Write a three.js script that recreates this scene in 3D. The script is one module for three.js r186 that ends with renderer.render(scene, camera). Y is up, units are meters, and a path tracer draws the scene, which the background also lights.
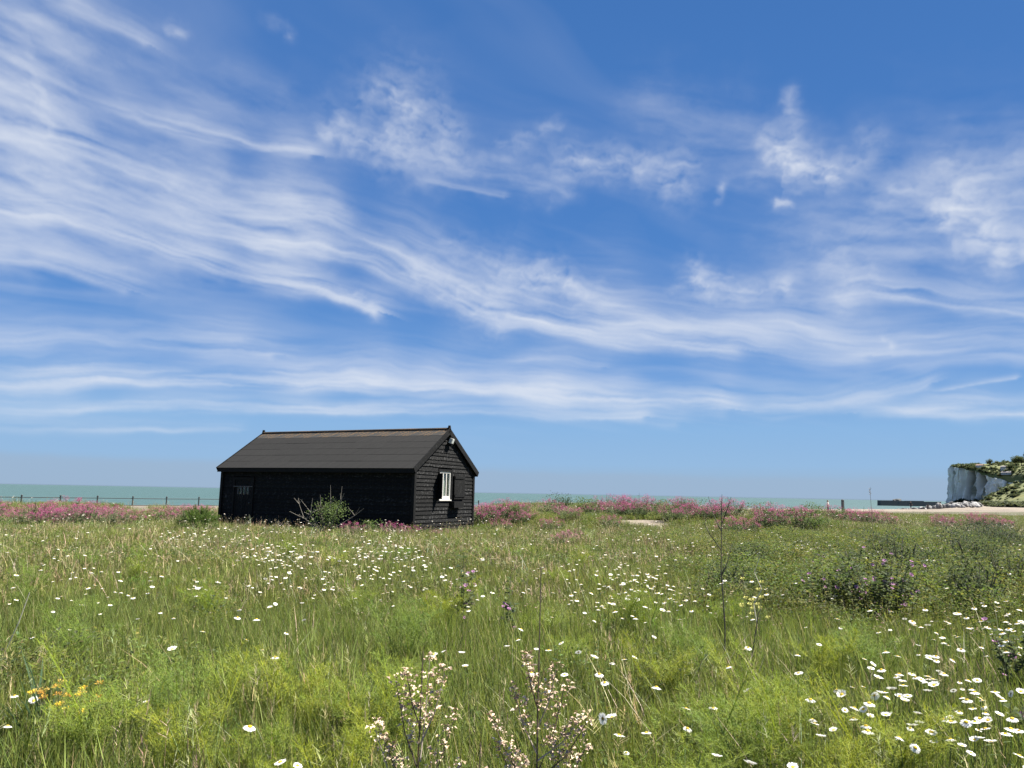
import * as THREE from 'three';
import { mergeGeometries } from 'three/addons/utils/BufferGeometryUtils.js';
import { MarchingCubes } from 'three/addons/objects/MarchingCubes.js';

// ---------------------------------------------------------------- random and noise
function mulberry(a) { return () => { a = (a + 0x6d2b79f5) | 0; let t = Math.imul(a ^ (a >>> 15), 1 | a); t = (t + Math.imul(t ^ (t >>> 7), 61 | t)) ^ t; return ((t ^ (t >>> 14)) >>> 0) / 4294967296; }; }
let R = mulberry(11);
const rr = (a, b) => a + (b - a) * R();
const pick = (a) => a[Math.floor(R() * a.length)];
const clamp = (x, a = 0, b = 1) => Math.min(b, Math.max(a, x));
const sm = (a, b, x) => { const t = clamp((x - a) / (b - a)); return t * t * (3 - 2 * t); };
const mix = (a, b, t) => a + (b - a) * t;
const mix3 = (a, b, t) => [mix(a[0], b[0], t), mix(a[1], b[1], t), mix(a[2], b[2], t)];
const PT = new Uint8Array(512), GX = new Float32Array(256), GY = new Float32Array(256);
{ const r = mulberry(5), p = [...Array(256).keys()]; for (let i = 255; i > 0; i--) { const j = Math.floor(r() * (i + 1)); [p[i], p[j]] = [p[j], p[i]]; } for (let i = 0; i < 512; i++) PT[i] = p[i & 255]; for (let i = 0; i < 256; i++) { const a = r() * 6.2832; GX[i] = Math.cos(a); GY[i] = Math.sin(a); } }
function n2(x, y) {   // gradient noise, about -1..1
  const fx = Math.floor(x), fy = Math.floor(y), X = fx & 255, Y = fy & 255; x -= fx; y -= fy;
  const u = x * x * x * (x * (x * 6 - 15) + 10), v = y * y * y * (y * (y * 6 - 15) + 10);
  const a = PT[X + PT[Y]], b = PT[X + 1 + PT[Y]], c = PT[X + PT[(Y + 1) & 255]], d = PT[X + 1 + PT[(Y + 1) & 255]];
  const A = GX[a] * x + GY[a] * y, B = GX[b] * (x - 1) + GY[b] * y, C = GX[c] * x + GY[c] * (y - 1), D = GX[d] * (x - 1) + GY[d] * (y - 1);
  const p = A + u * (B - A), q = C + u * (D - C);
  return 1.5 * (p + v * (q - p));
}
function fbm(x, y, o = 4) { let s = 0, a = .5; for (let i = 0; i < o; i++) { s += a * n2(x, y); a *= .5; x = x * 2.03 + 17.3; y = y * 2.03 - 9.1; } return s; }

// ---------------------------------------------------------------- camera, renderer, sky, sun, exposure
const scene = new THREE.Scene();
const camera = new THREE.PerspectiveCamera(54.78, 1024 / 768, .1, 90000);
camera.rotation.order = 'YXZ';
camera.position.set(0, 1.6, 0);
camera.rotation.set(THREE.MathUtils.degToRad(8.39), 0, THREE.MathUtils.degToRad(1.05));
const renderer = new THREE.WebGLRenderer({ antialias: true });
renderer.toneMapping = THREE.LinearToneMapping;
const EXPOSURE = 3.3;
renderer.toneMappingExposure = EXPOSURE;
renderer.shadowMap.enabled = true;

// A June sun, high, to the right of the view and a little ahead of it.
const SUN_AZ = 78, SUN_EL = 57;
const sunDir = new THREE.Vector3(Math.sin(SUN_AZ * Math.PI / 180) * Math.cos(SUN_EL * Math.PI / 180), Math.sin(SUN_EL * Math.PI / 180), -Math.cos(SUN_AZ * Math.PI / 180) * Math.cos(SUN_EL * Math.PI / 180));
const sun = new THREE.DirectionalLight(new THREE.Color().setRGB(1, .955, .87), 5);
sun.name = 'sun';
sun.position.copy(sunDir).multiplyScalar(150);
sun.castShadow = true;
sun.shadow.mapSize.set(4096, 4096);
Object.assign(sun.shadow.camera, { left: -60, right: 60, top: 60, bottom: -60, near: 1, far: 400 });
scene.add(sun, sun.target);

// Sky: clear blue with strands of cirrus. Each strand: width, strength, kind (0 veil, 1 streak, 2 curl), then azimuth and elevation in degrees along it.
const CLOUDS = [
  [0.7,0.42,1,-34.8,30.2,-32.2,30.2,-30.4,29.9,-28.9,29.4],
  [0.39,0.5,2,-27.5,30.6,-26.8,30.6,-26.1,30.6],
  [0.39,0.22,2,-20.4,32.7,-18.9,32.5,-18.4,32],
  [3.87,0.66,0,-43.1,25.5,-36.5,26.1,-34.6,24.6,-33.1,22.2],
  [0.7,0.45,2,-35.9,25.8,-34.8,25.2,-34.1,23.8,-34.1,22.6],
  [0.85,0.62,1,-42.4,20.3,-35.4,21.9,-33.1,21.9,-30,21.3,-26,20.7],
  [0.7,0.7,1,-31.7,25.2,-26.4,24.5,-21.6,24.3,-16.3,24.5],
  [1.86,0.16,0,-28.8,28.3,-23.9,26.9,-18.9,27.1],
  [0.93,0.5,2,-15.8,27,-15,26.4,-13.4,25.9],
  [2.32,0.34,2,-13.9,27.6,-10.4,29.5,-7.5,28,-6.2,26.4,-9.4,25.5],
  [0.93,0.5,2,-13.4,26.1,-11.1,25.9,-9.1,26.7,-8.6,28.1,-9.8,28.9],
  [1.08,0.25,2,-6.3,28.8,-5.1,27.1,-5.8,25.7],
  [1.24,0.36,0,-10.2,25.5,-6.2,24.6,-1.3,24.2,3.6,23.4],
  [1.31,0.5,2,2,24.9,5.2,25.3,9.2,24.7,13.2,23.6],
  [0.62,0.28,2,-2.1,25.9,1.1,26.6,2.9,27.7],
  [0.31,0.4,1,-7.8,23.6,-4.5,23.1,-1.2,22.6],
  [3.4,0.55,0,-42.2,18.6,-32.8,19.1,-27.3,19.3,-16.8,19.4],
  [1.01,0.85,1,-41.9,16.4,-32.6,17.3,-27,16.4,-20.9,15.3,-14.3,14.5,-10.9,13.7],
  [0.7,0.6,2,-13.6,15,-11.6,14.2,-10.8,13.5],
  [1.86,0.8,1,-29.2,18.9,-22.5,18.3,-15.2,18.1,-9.8,16.9,-5.8,15.4,-1.9,13.9,3.7,12.8,9.9,11.9,16.6,10.9],
  [1.39,0.55,2,-9.1,17.4,-5.9,16.2,-2.6,14.4,-1.1,13.5],
  [1.16,0.3,2,-6.8,19.9,-5.2,18.9,-2.7,17.8,-1.1,16.4],
  [1.01,0.62,1,-41.6,13.9,-33.5,14.4,-30.5,14,-28.3,13.5],
  [1.24,0.3,0,-41.7,14.9,-34.2,15.7,-28.8,15.2],
  [0.85,0.5,1,-40.9,7.6,-31.9,9.4,-25.8,9.8,-18.7,9.8],
  [0.77,0.3,1,-25.9,11,-23.3,10.9,-20.6,10.7],
  [1.01,0.85,1,-40.7,5.6,-29.3,7.1,-21.7,7.6,-11.7,8,-2.5,7.7,6.8,7.1,15.9,6.5],
  [0.54,0.62,1,-40.5,4.3,-22.9,5.6,-4.8,6.2,9.9,5.9],
  [0.46,0.36,1,-40.4,3.4,-27.8,3.9,-20.1,4.2],
  [1.24,0.4,1,-16.1,8.4,-10.3,9.3,-3.3,8.6,3.8,7.8],
  [1.31,0.6,2,-0.7,15.5,1.3,16.6,3.7,16.7,6,15.2],
  [1.55,0.35,2,-1.2,18.6,0.5,16.8,2.5,15.7],
  [0.77,0.5,1,3.7,16,6.8,14.5,9.9,13.5,11.8,12.8],
  [0.77,0.66,2,12.3,15.3,14.2,16,16,15.2,20.7,15.2],
  [0.62,0.4,2,13.8,17.8,14.9,16.7,16.6,16.4],
  [1.55,0.45,1,3.7,12.6,10.7,12.2,18.8,10.8,25.5,10.1],
  [1.39,0.55,1,13.7,12.4,20.9,11.8,26.8,10.3,31.6,10,40.9,10.2],
  [0.31,0.7,2,26.6,11.6,27,11,27.6,10.5],
  [0.77,0.4,1,25.5,9,31,9.2,40.8,8.9],
  [1.16,0.9,2,19,23.6,20.3,24.5,22.1,23.4,24.1,22.6],
  [0.39,0.42,2,21.4,24.7,21.9,26.6,21.9,28.5],
  [0.93,0.4,2,24.8,22.2,26.2,23.3,27,24.5],
  [0.39,0.7,2,19.8,21.3,20.4,21.1,20.8,21.1],
  [0.31,0.45,2,16.7,23.3,16.3,22.6,16,21.8],
  [2.32,0.2,0,10.9,28.4,16.3,25.9,22.1,24.6],
  [1.7,0.36,2,26,20.7,28.6,20.6,31.1,21.2,41.7,19.4],
  [3.56,0.42,0,23.9,16.9,27.2,18.2,31.6,19.2,41.6,18.3],
  [1.39,0.85,2,30.6,18,32.5,19.1,33.9,17.4],
  [2.01,0.6,2,33.1,14.7,34.8,16.1,41.4,15.8],
  [0.93,0.72,1,23.1,14.1,26.4,14.4,30.1,13.4,34,12.2,41,10.7],
  [1.24,0.45,2,23.6,17.6,25.8,15.6,24.4,14.3],
  [0.7,0.62,1,17.2,6.3,22.7,6.5,26.6,7,29.6,7.7],
  [0.7,0.95,1,25.8,6.1,30.2,6,40.5,5],
  [0.12,0.6,1,30,7.3,32.3,7.6,34.6,7.9],
  [0.62,0.3,1,3.8,6.3,9.9,5.7,12.9,5.4],
  [0.62,0.35,1,-1,10.2,3.7,10.1,6.8,9.8]
];
function makeSky() {
  const W = 4096, H = 2048, data = new Float32Array(W * H * 4);
  const lin = (r, g, b) => [r, g, b].map((v) => { v /= 255; return (v <= .04045 ? v / 12.92 : ((v + .055) / 1.055) ** 2.4) / EXPOSURE; });
  const stops = [[0, lin(156, 182, 209)], [1.4, lin(154, 184, 214)], [2.3, lin(150, 187, 224)], [5, lin(140, 183, 227)], [9, lin(110, 159, 219)], [15, lin(84, 137, 205)], [24, lin(76, 127, 196)], [36, lin(68, 118, 186)], [60, lin(52, 96, 168)], [90, lin(46, 88, 160)]];
  const cloudC = lin(226, 232, 243), hazeC = lin(158, 181, 207);
  const strands = CLOUDS.map((c, k) => {
    const [w, s, kind] = c, p = []; let len = 0; const segs = [];
    for (let i = 3; i < c.length; i += 2) p.push([c[i], c[i + 1]]);
    for (let i = 0; i < p.length - 1; i++) { const dx = p[i + 1][0] - p[i][0], dy = p[i + 1][1] - p[i][1], l = Math.hypot(dx, dy); segs.push([p[i][0], p[i][1], dx / l, dy / l, l, len]); len += l; }
    const xs = p.map((q) => q[0]), ys = p.map((q) => q[1]), m = w * 3.6 + 1.6;
    return { w, s, kind, segs, len, k, x0: Math.min(...xs) - m, x1: Math.max(...xs) + m, y0: Math.min(...ys) - m, y1: Math.max(...ys) + m };
  });
  for (let row = 0; row < H; row++) {
    const e = ((row + .5) / H - .5) * 180;
    let i = 0; while (i < stops.length - 2 && e > stops[i + 1][0]) i++;
    const t = clamp((e - stops[i][0]) / (stops[i + 1][0] - stops[i][0])), base = mix3(stops[i][1], stops[i + 1][1], t);
    const sinE = Math.sin(e * Math.PI / 180), cosE = Math.cos(e * Math.PI / 180);
    for (let col = 0; col < W; col++) {
      const o = (row * W + col) * 4;
      data[o + 3] = 1;
      if (e <= 0) { data[o] = base[0] * .7; data[o + 1] = base[1] * .7; data[o + 2] = base[2] * .65; continue; }
      let a = ((col + .5) / W - .5) * 360 + 90; if (a > 180) a -= 360;
      const ar = a * Math.PI / 180;
      let clear = 1;
      // cirrus everywhere, drawn out along one wind direction on a layer far above
      const k = 1 / (sinE + .1), px = Math.sin(ar) * cosE * k, pz = Math.cos(ar) * cosE * k;
      const u = px * .9 + pz * .42, v = -px * .42 + pz * .9;
      const inside = sm(50, 38, Math.abs(a)) * sm(46, 36, e);
      {
        const wq = fbm(u * .8 + 3, v * 1.5 + 1, 3);
        const f = fbm(u * .7 + wq * .6, v * 3.2 + wq * 1.2, 5), g = fbm(u * .35 + 9, v * .8 - 4, 2);
        const dens = sm(.0, .55, f * .8 + g * .9 + .12) * sm(1.5, 9, e);
        clear *= 1 - dens * mix(.6, .12, inside);
      }
      if (inside > 0) {
        const w1x = fbm(a * .11 + 5, e * .2 + 2, 3), w1y = fbm(a * .11 - 7, e * .2 + 8, 3);
        const w2x = fbm(a * .55 + 1, e * .7 + 4, 4), w2y = fbm(a * .55 + 11, e * .7 - 6, 4);
        const f1 = a * .985 - e * .17, f2 = a * .17 + e * .985;
        const fine = fbm(f1 * .42 + w2x * .7 + 3, f2 * 1.5 + w2y * .9, 5), curl = fbm(a * .9 + w2x * 2.6, e * 1.3 + w2y * 2.6, 5), veil = fbm(f1 * .13 + 20, f2 * .75 + w1x * .5, 5);
        for (const q of strands) {
          if (a < q.x0 || a > q.x1 || e < q.y0 || e > q.y1) continue;
          const kk = q.kind === 2 ? .9 : q.kind === 1 ? .22 : 1.4, thin = Math.min(1, q.w / .6);
          const A = a + (w1x * 1.1 + w2x * kk) * thin, E = e + (w1y * .55 + w2y * kk * .8) * thin;
          let best = 1e9, bs = 0, bt = 0;
          for (const g of q.segs) {
            const dx = A - g[0], dy = E - g[1]; let s = dx * g[2] + dy * g[3]; const tt = -dx * g[3] + dy * g[2];
            const over = s < 0 ? -s : s > g[4] ? s - g[4] : 0, d = tt * tt + over * over;
            if (d < best) { best = d; bs = g[5] + clamp(s, 0, g[4]); bt = tt; }
          }
          const d = Math.sqrt(best), up = q.segs[0][2] >= 0 ? bt : -bt;
          const wide = 1 + .55 * n2(bs * .22 + q.k * 9, q.k * 1.7), ww = q.w * wide * (q.kind === 1 ? (up > 0 ? 1.65 : .5) : q.kind === 0 ? 1.15 : 1);
          let p = Math.exp(-Math.pow(d / ww, q.kind === 0 ? 2 : 1.7));
          if (p < .01) continue;
          const fade = q.kind === 0 ? 1 : sm(-.02 * q.len, .2 * q.len + .2, bs) * .75 + .25;
          let tex;
          const run = fbm(bs * .085 + q.k * 5.3, bt * 1.15 / Math.sqrt(q.w) + w1y * .4 + q.k, 5), hair = fbm(bs * .12 + q.k * 3.1 + bt * .25, bt * 4.2 + w1x * .8, 4);
          if (q.kind === 1) tex = .56 + .95 * run + .32 * hair;
          else if (q.kind === 2) tex = .54 + .65 * fine + .45 * w2x + .35 * run + .32 * curl;
          else tex = .52 + .9 * veil + .2 * fine + .15 * hair;
          clear *= 1 - clamp(q.s * p * fade * clamp(tex, 0, 1.6) * 1.12, 0, .93);
        }
      }
      const al = (1 - clear) * .92, hz = 0;
      // a long low bank of sea haze above the horizon, uneven along its top
      const top = 1.62 - a * .009 + fbm(a * .09, 3, 3) * .5 + fbm(a * .6, 7, 3) * .12, bank = sm(top + .3, top - .25, e) * .55;
      for (let c = 0; c < 3; c++) data[o + c] = mix(mix(base[c], cloudC[c], al), hazeC[c], bank + hz);
    }
  }
  const t = new THREE.DataTexture(data, W, H, THREE.RGBAFormat, THREE.FloatType);
  t.mapping = THREE.EquirectangularReflectionMapping; t.magFilter = THREE.LinearFilter; t.wrapS = THREE.RepeatWrapping; t.needsUpdate = true;
  return t;
}
const skyTexture = makeSky();
scene.background = skyTexture;
scene.environment = skyTexture;

// ---------------------------------------------------------------- helpers
const counts = {};
function numbered(n) { const k = counts[n] = (counts[n] ?? -1) + 1; return k ? n + '_' + String(k).padStart(3, '0') : n; }
const shade = (o) => { o.castShadow = o.receiveShadow = true; return o; };
function tag(o, label, category, group, kind) { o.userData.label = label; o.userData.category = category; if (group) o.userData.group = group; if (kind) o.userData.kind = kind; return o; }
function thing(name, label, category, x, y, z, turn = 0, group) { const g = new THREE.Group(); g.name = numbered(name); g.position.set(x, y, z); g.rotation.y = turn; scene.add(g); return tag(g, label, category, group); }
function part(name, geometry, material, parent) { const m = shade(new THREE.Mesh(geometry, material)); m.name = name; parent.add(m); return m; }
function structure(name, geometry, material) { const m = shade(new THREE.Mesh(geometry, material)); m.name = name; m.userData.kind = 'structure'; scene.add(m); return m; }
const rgb = (r, g, b) => new THREE.Color().setRGB(r, g, b);
const V = (x, y, z) => new THREE.Vector3(x, y, z);

// Collects small faces with their own colour.
class Faces {
  constructor() { this.p = []; this.c = []; this.i = []; }
  v(x, y, z, c) { this.p.push(x, y, z); this.c.push(c[0], c[1], c[2]); return this.p.length / 3 - 1; }
  tri(a, b, c) { this.i.push(a, b, c); }
  quad(a, b, c, d) { this.i.push(a, b, c, a, c, d); }
  blade(x, y, z, az, h, bend, w, c, segs = 3, face = null) {   // a bent ribbon that narrows to a point
    const ux = Math.cos(az), uz = Math.sin(az), f = face ?? az + Math.PI / 2 + rr(-.5, .5), sx = Math.cos(f) * w / 2, sz = Math.sin(f) * w / 2;
    let l = this.v(x - sx, y, z - sz, c), r = this.v(x + sx, y, z + sz, c);
    for (let k = 1; k < segs; k++) {
      const t = k / segs, o = bend * t * t, up = h * t * (1 - .18 * t * Math.abs(bend) / h), q = 1 - .75 * t * t;
      const L = this.v(x + ux * o - sx * q, y + up, z + uz * o - sz * q, c), Rr = this.v(x + ux * o + sx * q, y + up, z + uz * o + sz * q, c);
      this.quad(l, r, Rr, L); l = L; r = Rr;
    }
    const tp = this.v(x + ux * bend, y + h * (1 - .18 * Math.abs(bend) / h), z + uz * bend, c); this.tri(l, r, tp);
    return [x + ux * bend, y + h * (1 - .18 * Math.abs(bend) / h), z + uz * bend];
  }
  strip(a, b, w, c, w2 = w) {   // a flat thread between two points
    const d = [b[0] - a[0], b[1] - a[1], b[2] - a[2]]; let s = [d[2] + .01, rr(-.3, .3) * (Math.abs(d[0]) + Math.abs(d[2])), -d[0]]; const l = Math.hypot(...s) || 1; s = s.map((v) => v / l / 2);
    const A = this.v(a[0] - s[0] * w, a[1] - s[1] * w, a[2] - s[2] * w, c), B = this.v(a[0] + s[0] * w, a[1] + s[1] * w, a[2] + s[2] * w, c);
    if (w2 <= 0) { this.tri(A, B, this.v(b[0], b[1], b[2], c)); return; }
    this.quad(A, B, this.v(b[0] + s[0] * w2, b[1] + s[1] * w2, b[2] + s[2] * w2, c), this.v(b[0] - s[0] * w2, b[1] - s[1] * w2, b[2] - s[2] * w2, c));
  }
  leaf(x, y, z, dx, dy, dz, len, wid, c, fold = .25) {   // an oval leaf folded along its midrib
    const l = Math.hypot(dx, dy, dz); dx /= l; dy /= l; dz /= l;
    let sx = dz, sy = 0, sz = -dx; const q = Math.hypot(sx, sz) || 1; sx /= q; sz /= q;
    const tw = rr(-.5, .5), nx = dy * sz - dz * sy, ny = dz * sx - dx * sz, nz = dx * sy - dy * sx;
    sx = sx * Math.cos(tw) + nx * Math.sin(tw); sy = ny * Math.sin(tw); sz = sz * Math.cos(tw) + nz * Math.sin(tw);
    const at = (t, s, u) => this.v(x + dx * len * t + sx * wid * s + nx * wid * u, y + dy * len * t + sy * wid * s + ny * wid * u - t * t * len * .15, z + dz * len * t + sz * wid * s + nz * wid * u, c);
    const b = at(0, 0, 0), m = at(.5, 0, 0), t = at(1, 0, 0), L = at(.42, -.5, fold), Q = at(.42, .5, fold);
    this.tri(b, m, L); this.tri(L, m, t); this.tri(b, Q, m); this.tri(m, Q, t);
  }
  tube(pts, r0, r1, sides, c) {
    let ring = null;
    pts.forEach((p, k) => {
      const q = pts[Math.min(k + 1, pts.length - 1)], o = pts[Math.max(k - 1, 0)], d = V(q[0] - o[0], q[1] - o[1], q[2] - o[2]).normalize();
      const a = Math.abs(d.y) < .9 ? V(0, 1, 0).cross(d).normalize() : V(1, 0, 0).cross(d).normalize(), b = d.clone().cross(a), r = mix(r0, r1, k / (pts.length - 1)), now = [];
      for (let s = 0; s < sides; s++) { const t = s / sides * 6.2832; now.push(this.v(p[0] + (a.x * Math.cos(t) + b.x * Math.sin(t)) * r, p[1] + (a.y * Math.cos(t) + b.y * Math.sin(t)) * r, p[2] + (a.z * Math.cos(t) + b.z * Math.sin(t)) * r, c)); }
      if (ring) for (let s = 0; s < sides; s++) this.quad(ring[s], ring[(s + 1) % sides], now[(s + 1) % sides], now[s]);
      ring = now;
    });
  }
  build() { const g = new THREE.BufferGeometry(); g.setAttribute('position', new THREE.Float32BufferAttribute(this.p, 3)); g.setAttribute('color', new THREE.Float32BufferAttribute(this.c, 3)); g.setIndex(this.i); return g; }
}
const vary = (c, f = .18) => { const k = 1 + rr(-f, f); return [c[0] * k * (1 + rr(-f, f) * .4), c[1] * k, c[2] * k * (1 + rr(-f, f) * .5)]; };
const leafMat = (through = .4, rough = .95) => new THREE.MeshPhysicalMaterial({ vertexColors: true, roughness: rough, transmission: through, thickness: 0, specularIntensity: .35, side: THREE.DoubleSide });
const M = {
  leaf: leafMat(.48), petal: leafMat(.3), dry: new THREE.MeshStandardMaterial({ vertexColors: true, roughness: .95, side: THREE.DoubleSide }),
  stem: new THREE.MeshStandardMaterial({ vertexColors: true, roughness: .85, side: THREE.DoubleSide }),
};

// A repeating grey grain for bump and colour.
function grain(size, fn, srgb) { const d = new Uint8Array(size * size * 4); for (let y = 0; y < size; y++) for (let x = 0; x < size; x++) { const v = fn(x, y), o = (y * size + x) * 4; if (Array.isArray(v)) { d[o] = v[0]; d[o + 1] = v[1]; d[o + 2] = v[2]; } else d[o] = d[o + 1] = d[o + 2] = clamp(v, 0, 255); d[o + 3] = 255; } const t = new THREE.DataTexture(d, size, size); t.wrapS = t.wrapT = THREE.RepeatWrapping; t.magFilter = THREE.LinearFilter; if (srgb) t.colorSpace = THREE.SRGBColorSpace; t.needsUpdate = true; return t; }
const tileNoise = (x, y, size, f) => { const s = (px, py) => fbm(px * f / size, py * f / size, 4), u = x / size, v = y / size; return mix(mix(s(x, y), s(x - size, y), u), mix(s(x, y - size), s(x - size, y - size), u), v); };

// ---------------------------------------------------------------- land and sea
const SEA = -3.2;
const coast = (x, d) => [(x + 33) * .833 + (d - 50) * .554, -(x + 33) * .554 + (d - 50) * .833];     // along the coast, and seaward of the fence line
const shoreAt = (s) => 62 + .45 * (Math.log(1 + Math.exp(clamp((s - 190) / 25, -40, 40))) * 25);
function ground(x, z) {
  const d = -z, [s, q] = coast(x, d);
  let y = .05 * fbm(x * .18, z * .18, 3) + .02 + (.17 + .2 * sm(-8, -14, x)) * Math.exp(-(((q + 8) / 5) ** 2));
  y += .5 * sm(29.5, 35.5, d + x * .12 + fbm(x * .2, z * .2, 2) * 1.5) * sm(-4, 1, x) * sm(24, 10, x) * sm(-3, -9, q);
  y = mix(y, -.35 + .05 * fbm(x * .1, z * .1, 2), sm(-5, 5, q));
  const sh = shoreAt(s);
  y -= sm(sh - 34, sh + 6, q) * 4.2 + Math.max(0, q - sh) * .02;
  return Math.max(y, -9);
}
const shinglePatch = (x, d) => Math.max(Math.exp(-(((x - 5.9) / 1.9) ** 2) - ((d - 33.2) / 1.5) ** 2), Math.exp(-(((x - 9.6) / 1.6) ** 2) - ((d - 36) / 1.3) ** 2), .9 * Math.exp(-(((x - 1.2) / 1) ** 2) - ((d - 38) / 1.2) ** 2));
const bare = (x, z) => { const [, q] = coast(x, -z); return clamp(sm(-10, -5, q + 5 * sm(-6, -12, x) * sm(-27, -21, x) + fbm(x * .3, z * .3, 3) * 5) + sm(.35, .75, shinglePatch(x, -z) + fbm(x * .9, z * .9, 3) * .35)); };
{
  const A = 420, rings = [0]; let r = .6; while (r < 2600) { rings.push(r); r *= r < 20 ? 1.06 : r < 160 ? 1.024 : 1.07; }
  const p = [], c = [], uv = [], ix = [];
  for (const q of rings) for (let k = 0; k < A; k++) {
    const a = k / A * Math.PI * 2, x = Math.sin(a) * q, z = -Math.cos(a) * q, b = bare(x, z);
    p.push(x, ground(x, z), z); uv.push(x / 2.6, z / 2.6);
    const soil = mix3([.075, .07, .035], [.1, .1, .045], clamp(.5 + fbm(x * .4, z * .4, 3))), shingle = mix3([.27, .22, .165], [.17, .14, .11], clamp(.5 + fbm(x * .7, z * .7, 3) + fbm(x * .02, z * .02, 2)));
    const [s, sq] = coast(x, -z), inland = sm(-75, -150, sq);
    c.push(...mix3(mix3(soil, shingle, b), [.1, .12, .04], inland));
  }
  for (let i = 0; i < rings.length - 1; i++) for (let k = 0; k < A; k++) { const n = (k + 1) % A, a = i * A + k, b = i * A + n, e = (i + 1) * A + k, f = (i + 1) * A + n; ix.push(a, b, f, a, f, e); }
  const g = new THREE.BufferGeometry(); g.setAttribute('position', new THREE.Float32BufferAttribute(p, 3)); g.setAttribute('color', new THREE.Float32BufferAttribute(c, 3)); g.setAttribute('uv', new THREE.Float32BufferAttribute(uv, 2)); g.setIndex(ix); g.computeVertexNormals();
  const r2 = mulberry(9), S = 512, cells = []; for (let i = 0; i < 3400; i++) cells.push([r2() * S, r2() * S, .55 + r2() * .45]);
  const grid = new Map(); cells.forEach((q) => { const k = Math.floor(q[0] / 16) + ',' + Math.floor(q[1] / 16); grid.has(k) || grid.set(k, []); grid.get(k).push(q); });
  const pebbles = grain(S, (x, y) => { let best = 1e9, tone = .8, second = 1e9; const gx = Math.floor(x / 16), gy = Math.floor(y / 16); for (let i = -1; i < 2; i++) for (let j = -1; j < 2; j++) for (const q of grid.get(((gx + i + 32) % 32) + ',' + ((gy + j + 32) % 32)) ?? []) { let dx = Math.abs(q[0] - x), dy = Math.abs(q[1] - y); if (dx > S / 2) dx = S - dx; if (dy > S / 2) dy = S - dy; const dd = dx * dx + dy * dy; if (dd < best) { second = best; best = dd; tone = q[2]; } else if (dd < second) second = dd; } return 255 * tone * (Math.sqrt(second) - Math.sqrt(best) < 1.1 ? .72 : 1); });
  const ground_ = structure('ground', g, new THREE.MeshStandardMaterial({ vertexColors: true, map: pebbles, bumpMap: pebbles, bumpScale: .012, roughness: 1 }));
  const sg = new THREE.CircleGeometry(42000, 128); sg.rotateX(-Math.PI / 2);
  const su = sg.attributes.uv; for (let i = 0; i < su.count; i++) su.setXY(i, sg.attributes.position.getX(i) / 60, sg.attributes.position.getZ(i) / 22);
  const waves = grain(512, (x, y) => 128 + 170 * tileNoise(x, y, 512, 26));
  const sea = structure('sea', sg, new THREE.MeshPhysicalMaterial({ color: rgb(.056, .106, .102), map: grain(512, (x, y) => { const v = 226 + 62 * tileNoise(x, y, 512, 9) + 40 * tileNoise(x * .3, y * 2, 512, 20); return [v, v, v]; }, true), roughness: .5, specularIntensity: .5, bumpMap: waves, bumpScale: .5 }));
  sea.position.y = SEA;
}
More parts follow.
